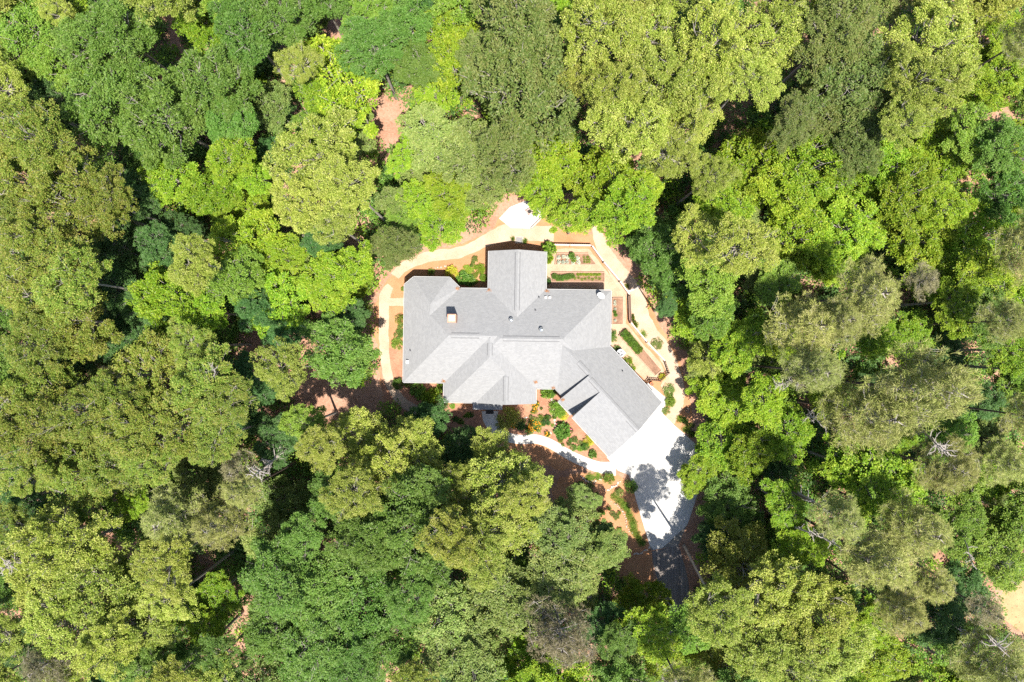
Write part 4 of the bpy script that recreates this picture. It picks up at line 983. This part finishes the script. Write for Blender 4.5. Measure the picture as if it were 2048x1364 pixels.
SB = [
 (1217, 956, 12, 'bush', 'Y', 'round clipped green shrub between two rows of pale stones', .9), (1262, 972, 13.5, 'bush', 'G', 'large round green shrub at the driveway edge', 1.0), (1238, 984, 8.5, 'bush', 'S', 'smaller pale green shrub beside the round driveway shrub', .6),
 (1018, 835, 22, 'fern', 'K', 'big mounded golden-olive shrub beside the front walk', .8), (1002, 850, 10, 'fern', 'K', 'low golden-olive shrub in the bend of the front walk', .5), (1124, 862, 15, 'broad', 'G', 'dark glossy green shrub in the front flower bed centre', .9),
 (1092, 844, 9, 'bush', 'D', 'small dark green shrub behind the orange flowers', .6), (1112, 816, 15, 'bush', 'Y', 'clipped green hedge shrub against the garage front wall', .8), (1121, 825, 11, 'bush', 'Y', 'lower hedge shrub beside the yellow plant at the garage wall', .7),
 (1127, 831, 9, 'fern', 'W', 'bright yellow plant at the end of the garage hedge', .5), (1096, 786, 12, 'broad', 'Y', 'leafy green shrub in the inner corner by the front gable', .8), (1103, 783, 11, 'bush', 'G', 'green shrub under the connecting eave near the garage', .8),
 (1178, 881, 11, 'fern', 'W', 'bright yellow shrub along the garage wall midway to the driveway', .6), (1186, 908, 8, 'broad', 'G', 'small green shrub near where walk meets driveway', .5), (1170, 893, 9, 'bush', 'G', 'green shrub below the yellow garage-wall shrub', .6),
 (1147, 895, 7, 'fern', 'G', 'small feathery plant beside the front walk near the driveway', .4), (1058, 862, 8, 'fern', 'D', 'small dark plant left of the orange flowers by the walk', .5), (1041, 852, 9, 'bush', 'D', 'dark green plant between golden mound and orange flowers', .6),
 (835, 778, 14, 'broad', 'G', 'bright green shrub under the front eave of the chimney wing', .8), (845, 790, 11, 'broad', 'Y', 'pale-leaved shrub beside the chimney-wing front path', .6), (864, 796, 17, 'broad', 'L', 'yellow-green shrub tucked in the front inner corner', 1.0), (883, 775, 9, 'broad', 'Y', 'small green shrub pressed against the front wing side wall', .7),
 (797, 768, 12, 'bush', 'G', 'dark green shrub at the chimney-wing front corner', .8), (801, 640, 11, 'fern', 'O', 'green-gold shrub on the side wall bed, upper one', .7), (798, 668, 10, 'fern', 'G', 'green shrub in the middle of the side wall bed', .6), (794, 688, 12, 'fern', 'Y', 'spreading green shrub at the lower end of the side wall bed', .6), (803, 655, 8, 'bush', 'S', 'little pale shrub against the side wall', .5),
 (903, 545, 13, 'fern', 'W', 'bright yellow-green ornamental shrub behind the chimney wing', .9), (863, 544, 7, 'fern', 'Y', 'small green plant at the shadow edge behind the chimney wing', .6), (926, 556, 13, 'broad', 'G', 'green shrub in the rear inner corner by the gable', .8), (939, 560, 11, 'broad', 'G', 'second green shrub in the rear inner corner', .7),
 (934, 541, 12, 'fern', 'L', 'pale lime groundcover plant in the rear bed', .3), (950, 518, 7, 'bush', 'S', 'small grey-green shrub alone on the rear mulch', .5), (960, 538, 11, 'fern', 'L', 'lime plant beside the rear gable wall', .5), (966, 556, 8, 'bush', 'Y', 'green shrub low on the rear gable wall', .6), (948, 550, 8, 'fern', 'O', 'mixed olive plant in the rear bed', .4),
 (806, 578, 5, 'bush', 'Y', 'tiny green shrub at the chimney-wing rear corner', .4), (1098, 500, 14, 'broad', 'Y', 'big-leaved fig bush at the garden end of the rear gable', 1.5), (1096, 518, 9, 'broad', 'L', 'yellow-green bush below the fig at the gable wall', .9), (1094, 562, 8, 'fern', 'D', 'dark green plant at the end of the long bed by the gable', .5),
 (1224, 668, 9, 'fern', 'G', 'green herb clump under the house end eave', .6), (1227, 678, 7, 'fern', 'S', 'pale herb clump near the white corner wall', .4), (1256, 722, 9, 'fern', 'L', 'lime plant along garage wall just past the condenser', .5), (1265, 736, 7, 'fern', 'L', 'lime plant further along the garage wall', .4), (1234, 697, 7, 'bush', 'G', 'small green shrub between condenser and wall corner', .4),
 (1324, 753, 7, 'bush', 'W', 'yellow bush inside the picket fence corner', .5), (1337, 780, 12, 'fern', 'S', 'greyish spreading plant in bed behind the garage', .4), (1341, 803, 11, 'bush', 'Y', 'rounded green shrub in the bed beside the garage apron', .6), (1332, 822, 8, 'fern', 'S', 'silvery plant at the driveway end of the garage bed', .35),
 (1360, 838, 11, 'spiky', 'Y', 'green grass clump between gravel path and driveway', .4), (1372, 858, 12, 'spiky', 'O', 'dry grass clump along the upper driveway edge', .35), (1272, 650, 8, 'spiky', 'Y', 'small grass patch outside the fence corner', .25), (1286, 668, 12, 'spiky', 'Y', 'green grass strip along the slanting fence', .3), (1313, 688, 12, 'fern', 'M', 'round low moss-green plant on the sandy path', .35), (1254, 572, 8, 'spiky', 'O', 'thin grass tuft near the fence beside the pale board', .3),
 (1026, 477, 7, 'spiky', 'Y', 'grass clump left of the dark paver step'.replace('left of', 'on the chimney side of'), .45), (1050, 482, 9, 'spiky', 'Y', 'larger grass clump on the garden side of the dark paver step', .5),
 (1180, 956, 15, 'spiky', 'Y', 'grassy mound strip along the front walk above the stones', .3), (1196, 953, 13, 'spiky', 'Y', 'grassy mound beside the round clipped shrub', .3),
]
for (x, y, r, k, sp, lab, h) in SB:
    shrub(x, y, r, k, sp, lab, h, 'grass_clump' if k == 'spiky' else 'shrub', 'grass' if k == 'spiky' else 'shrub')
for i, (x, y) in enumerate([(1228, 992), (1236, 999), (1244, 1004), (1250, 1012), (1256, 1020), (1259, 1030), (1263, 1039), (1266, 1050), (1268, 1060), (1273, 1069), (1278, 1078), (1284, 1086)]):
    shrub(x, y, U(10, 15), 'spiky', random.choice('YYO'), 'grass tuft in the green strip along the driveway bank', .3, 'grass_clump', 'grass', 'grass tufts along the driveway bank')
def mixed(n, poly, kinds, sps, label, group, r0, r1, nm='perennial', cat='plant'):
    q = [tuple(v.to_2d()) for v in GP(poly)]; xs = [p[0] for p in q]; ys = [p[1] for p in q]; k = 0
    while k < n:
        x, y = U(min(xs), max(xs)), U(min(ys), max(ys))
        if not inside((x, y), q) or any(inside((x, y), w_) for w_ in KEEP[:7]): continue
        sp = random.choice(sps); shrub(1024 + x / .055, 682 - y / .055, U(r0, r1), random.choice(kinds), sp, label, U(.2, .5), nm, cat, group, sub=False); k += 1
mixed(34, [(1028, 856), (1075, 812), (1105, 806), (1122, 845), (1160, 878), (1185, 905), (1150, 905), (1095, 878), (1040, 868)], ['fern', 'bush', 'broad'], 'GDOMY', 'small mixed perennial on the red mulch of the front bed', 'small perennials in the front bed', 3, 6.5)
mixed(18, [(812, 768), (885, 770), (890, 806), (955, 815), (960, 850), (900, 850), (840, 815)], ['fern', 'broad'], 'GDDY', 'small shade plant on the dark mulch beside the chimney-side front path', 'shade plants by the front path', 3, 7)
mixed(22, [(1130, 960), (1200, 975), (1240, 1010), (1265, 1080), (1230, 1100), (1160, 1040)], ['fern', 'bush'], 'GYOM', 'low scrub plant dotted over the orange clay bank', 'scrub plants on the clay bank', 4, 9)
mixed(12, [(900, 540), (970, 505), (972, 572), (925, 572)], ['fern', 'bush'], 'LYGO', 'little plant in the rear mulch bed beside the gable', 'little plants in the rear bed', 3, 6)
mixed(10, [(1335, 770), (1350, 790), (1345, 830), (1330, 828)], ['fern', 'spiky'], 'SYO', 'small plant in the strip bed behind the garage apron', 'small plants in the garage strip bed', 3, 5)
mixed(14, [(1360, 835), (1385, 850), (1395, 880), (1375, 870)], ['spiky', 'fern'], 'YOM', 'weedy tuft between driveway and wood edge', 'weedy tufts by the driveway', 3, 6)
mixed(16, [(1262, 600), (1276, 640), (1330, 705), (1345, 730), (1325, 712), (1265, 648)], ['spiky', 'fern'], 'OYM', 'sparse weed on the sandy path outside the fence', 'sparse weeds on the sandy path', 2, 4.5)
for (x, y, r, n, lab) in [(1071, 809, 8, 14, 'orange flower clump at the front gable corner'), (1070, 850, 15, 34, 'largest mass of orange flowers beside the front walk'), (1060, 858, 7, 9, 'smaller orange flower clump next to the front walk'), (1028, 850, 7, 8, 'orange flowers at the edge of the golden mound'), (1095, 868, 6, 7, 'orange flower tuft at the end of the stepping stones'), (1070, 822, 6, 6, 'orange flowers between gable corner and stone line')]:
    shrub(x, y, r, 'fern', 'O', lab, .55, 'flower_clump', 'flowers', flowers=('flower_orange', n))
shrub(1118, 849, 6, 'fern', 'M', 'pink flowering plant above the dark glossy shrub', .5, 'flower_clump', 'flowers', flowers=('flower_pink', 8))
shrub(1142, 862, 5, 'fern', 'M', 'pink flowering plant between dark glossy shrub and garage', .4, 'flower_clump', 'flowers', flowers=('flower_pink', 6))
for i, (x, y) in enumerate([(1117, 515), (1127, 513), (1135, 515), (1118, 524), (1126, 524), (1134, 524), (1146, 526), (1155, 516), (1157, 525), (1148, 519)]):
    shrub(x, y, 3.6, 'broad', 'C', 'pale cabbage head growing in the slant-ended timber bed', .3, 'cabbage', 'cabbage', 'cabbages in the raised bed', zb=.2, sub=False)
shrub(1144, 511, 6, 'broad', 'G', 'tall green plant among the cabbages', .55, 'vegetable_plant', 'vegetable', zb=.2); shrub(1147, 520, 5, 'broad', 'Y', 'shorter green plant among the cabbages', .4, 'vegetable_plant', 'vegetable', zb=.2)
for i in range(9):
    shrub(1168 + (i % 3) * 5 + U(-2, 2), 514 + (i // 3) * 5, 2.5, 'fern', 'O', 'tiny seedling in the bare end of the cabbage bed', .15, 'seedling', 'seedling', 'seedlings in the cabbage bed', zb=.2, sub=False)
for i in range(7): shrub(1109 + 6 * i, 555 + U(-3, 3) - (2 if i > 4 else 0), 6.5 - (i > 5), 'bush', 'G', 'dense green vegetable plant filling the long bed', .45, 'vegetable_plant', 'vegetable', 'greens in the long bed', zb=.2, sub=False)
for i in range(9): shrub(1156 + 5.4 * i, 549, 3.2, 'fern', 'L', 'lime lettuce plant in the row along the long bed', .22, 'lettuce', 'lettuce', 'lettuce row in the long bed', zb=.2, sub=False)
for i in range(8): shrub(1150 + 7 * i, 557 + U(-2, 2), 3, 'fern', 'O', 'sparse olive seedling in the long bed soil', .15, 'seedling', 'seedling', 'seedlings in the long bed', zb=.2, sub=False)
for i, (x, y) in enumerate([(1230, 603), (1230, 609), (1230, 617.5), (1230, 641)]): shrub(x, y, 2.6, 'broad', 'C', 'pale white-green plant in the narrow end-wall bed', .25, 'cabbage', 'cabbage', 'pale plants in the narrow bed', zb=.2, sub=False)
for i, (x, y) in enumerate([(1229, 624), (1231, 630)]): shrub(x, y, 3.4, 'broad', 'G', 'green vegetable in the narrow end-wall bed', .3, 'vegetable_plant', 'vegetable', 'greens in the narrow bed', zb=.2, sub=False)
for i in range(7):
    for j in range(2): shrub(1246 + 4.9 * i + 5.5 * j, 669 + 5.7 * i - 4.7 * j, 6, 'bush', 'Y' if (i + j) % 2 else 'G', 'lush green potato plant in the slanting bed', .5, 'vegetable_plant', 'vegetable', 'potato plants in the slanting bed', zb=.2, sub=False)

# ------------------------------------------------------------------ ground cover that cannot be counted
rs = np.random.RandomState(5)
def scatter(n, x0, x1, y0, y1, test):
    out = []
    while len(out) < n:
        x, y = random.uniform(x0, x1), random.uniform(y0, y1)
        if test(x, y): out.append((x, y))
    return np.array(out)
def wood(x, y): return not inside((x, y), YARD2) and not inside((x, y), AS_T) and not bare(x, y)
AS_T = [tuple(v) for v in AS]
for nm, sp, n, per, ll, h, sd, s0, s1 in (('undergrowth', 'G', 2500, 95, .28, 1.1, 1, .5, 1.2), ('fern_cover', 'Y', 1900, 95, .28, 1.2, 2, .5, 1.2), ('dark_undergrowth', 'D', 2400, 95, .27, 1.2, 3, .5, 1.3), ('lime_cover', 'L', 1000, 95, .27, 1.3, 4, .5, 1.2)):
    cs = scatter(n, -57, 57, -39, 39, wood); j = np.repeat(np.arange(n), per); m_ = len(j); o_ = rdir(rs, m_, 0); sz = rs.uniform(s0, s1, n)
    B = np.concatenate([cs[j], np.zeros((m_, 1))], 1) + o_ * (sz[j] * rs.rand(m_) ** .5)[:, None] * np.array([1, 1, h]); B[:, 2] = np.maximum(B[:, 2], .03) + (rs.rand(n) ** 2 * 2.2)[j]
    me = leaf_mesh(nm, B, o_ * np.array([1, 1, .4]) + rs.normal(0, .3, (m_, 3)), np.array([0, 0, 1.0]) + rs.normal(0, .5, (m_, 3)), ll * rs.uniform(.6, 1.2, m_), ll * .6 * rs.uniform(.7, 1.2, m_), .2, sd)
    me.materials[0] = LEAF[sp]; tag(link(bpy.data.objects.new(nm, me)), {'G': 'green leafy undergrowth covering the forest floor', 'Y': 'fresh green ferny cover between the trunks', 'D': 'dark low thicket covering the shaded forest floor', 'L': 'lime-green young growth filling gaps between the trees'}[sp], 'undergrowth', kind='stuff')
# fallen leaves on the forest floor
LIT = leaf_mat('leaf_litter', (0.17, 0.075, 0.04), (0.42, 0.22, 0.13), (0.5, 0.33, 0.22), .3, trans=.05, spec=.1, patch=.2)
n = 42000; cs = np.stack([rs.uniform(-57, 57, n), rs.uniform(-39, 39, n)], 1)
keep = np.array([(not inside((x, y), YARD2) and not inside((x, y), AS_T)) or (R() < .2 and not blocked(x, y, 0.05)) for x, y in cs]); cs = cs[keep]; n = len(cs); t = rs.uniform(0, 6.28, n)
me = leaf_mesh('leaf_litter', np.concatenate([cs, rs.uniform(.02, .05, (n, 1))], 1), np.stack([np.cos(t), np.sin(t), rs.normal(0, .15, n)], 1), np.array([0, 0, 1.0]) + rs.normal(0, .3, (n, 3)), rs.uniform(.07, .15, n), rs.uniform(.04, .09, n), .15, 9)
me.materials[0] = LIT; tag(link(bpy.data.objects.new('leaf_litter', me)), 'scattered brown fallen leaves on the forest floor', 'leaf litter', kind='stuff')
# pine straw caught in the roof valleys
for i, (px, py) in enumerate([(978, 580), (915, 577), (1094, 582), (887.5, 762), (1071, 764), (1106, 776), (1120, 792)]):
    p = roofpt(px, py); n = 70; o_ = rs.normal(0, 1, (n, 2)) * np.array([.09, .07]); pts = np.array([(p.x + a, p.y + b, max(rz_at(p.x + a, p.y + b), 0)) for a, b in o_]); ok = pts[:, 2] > 1; pts = pts[ok]; n = len(pts); pts[:, 2] += rs.uniform(.02, .06, n)
    me = leaf_mesh('pine_straw_clump', pts, np.concatenate([rs.normal(0, 1, (n, 2)), rs.normal(0, .2, (n, 1))], 1), np.array([0, 0, 1.0]) + rs.normal(0, .4, (n, 3)), rs.uniform(.1, .2, n), rs.uniform(.02, .04, n), 0, i)
    me.materials[0] = M['needle_litter']; tag(link(bpy.data.objects.new('pine_straw', me)), 'clump of orange pine straw caught in a roof valley', 'pine straw', 'pine straw clumps in the roof valleys', 'stuff')
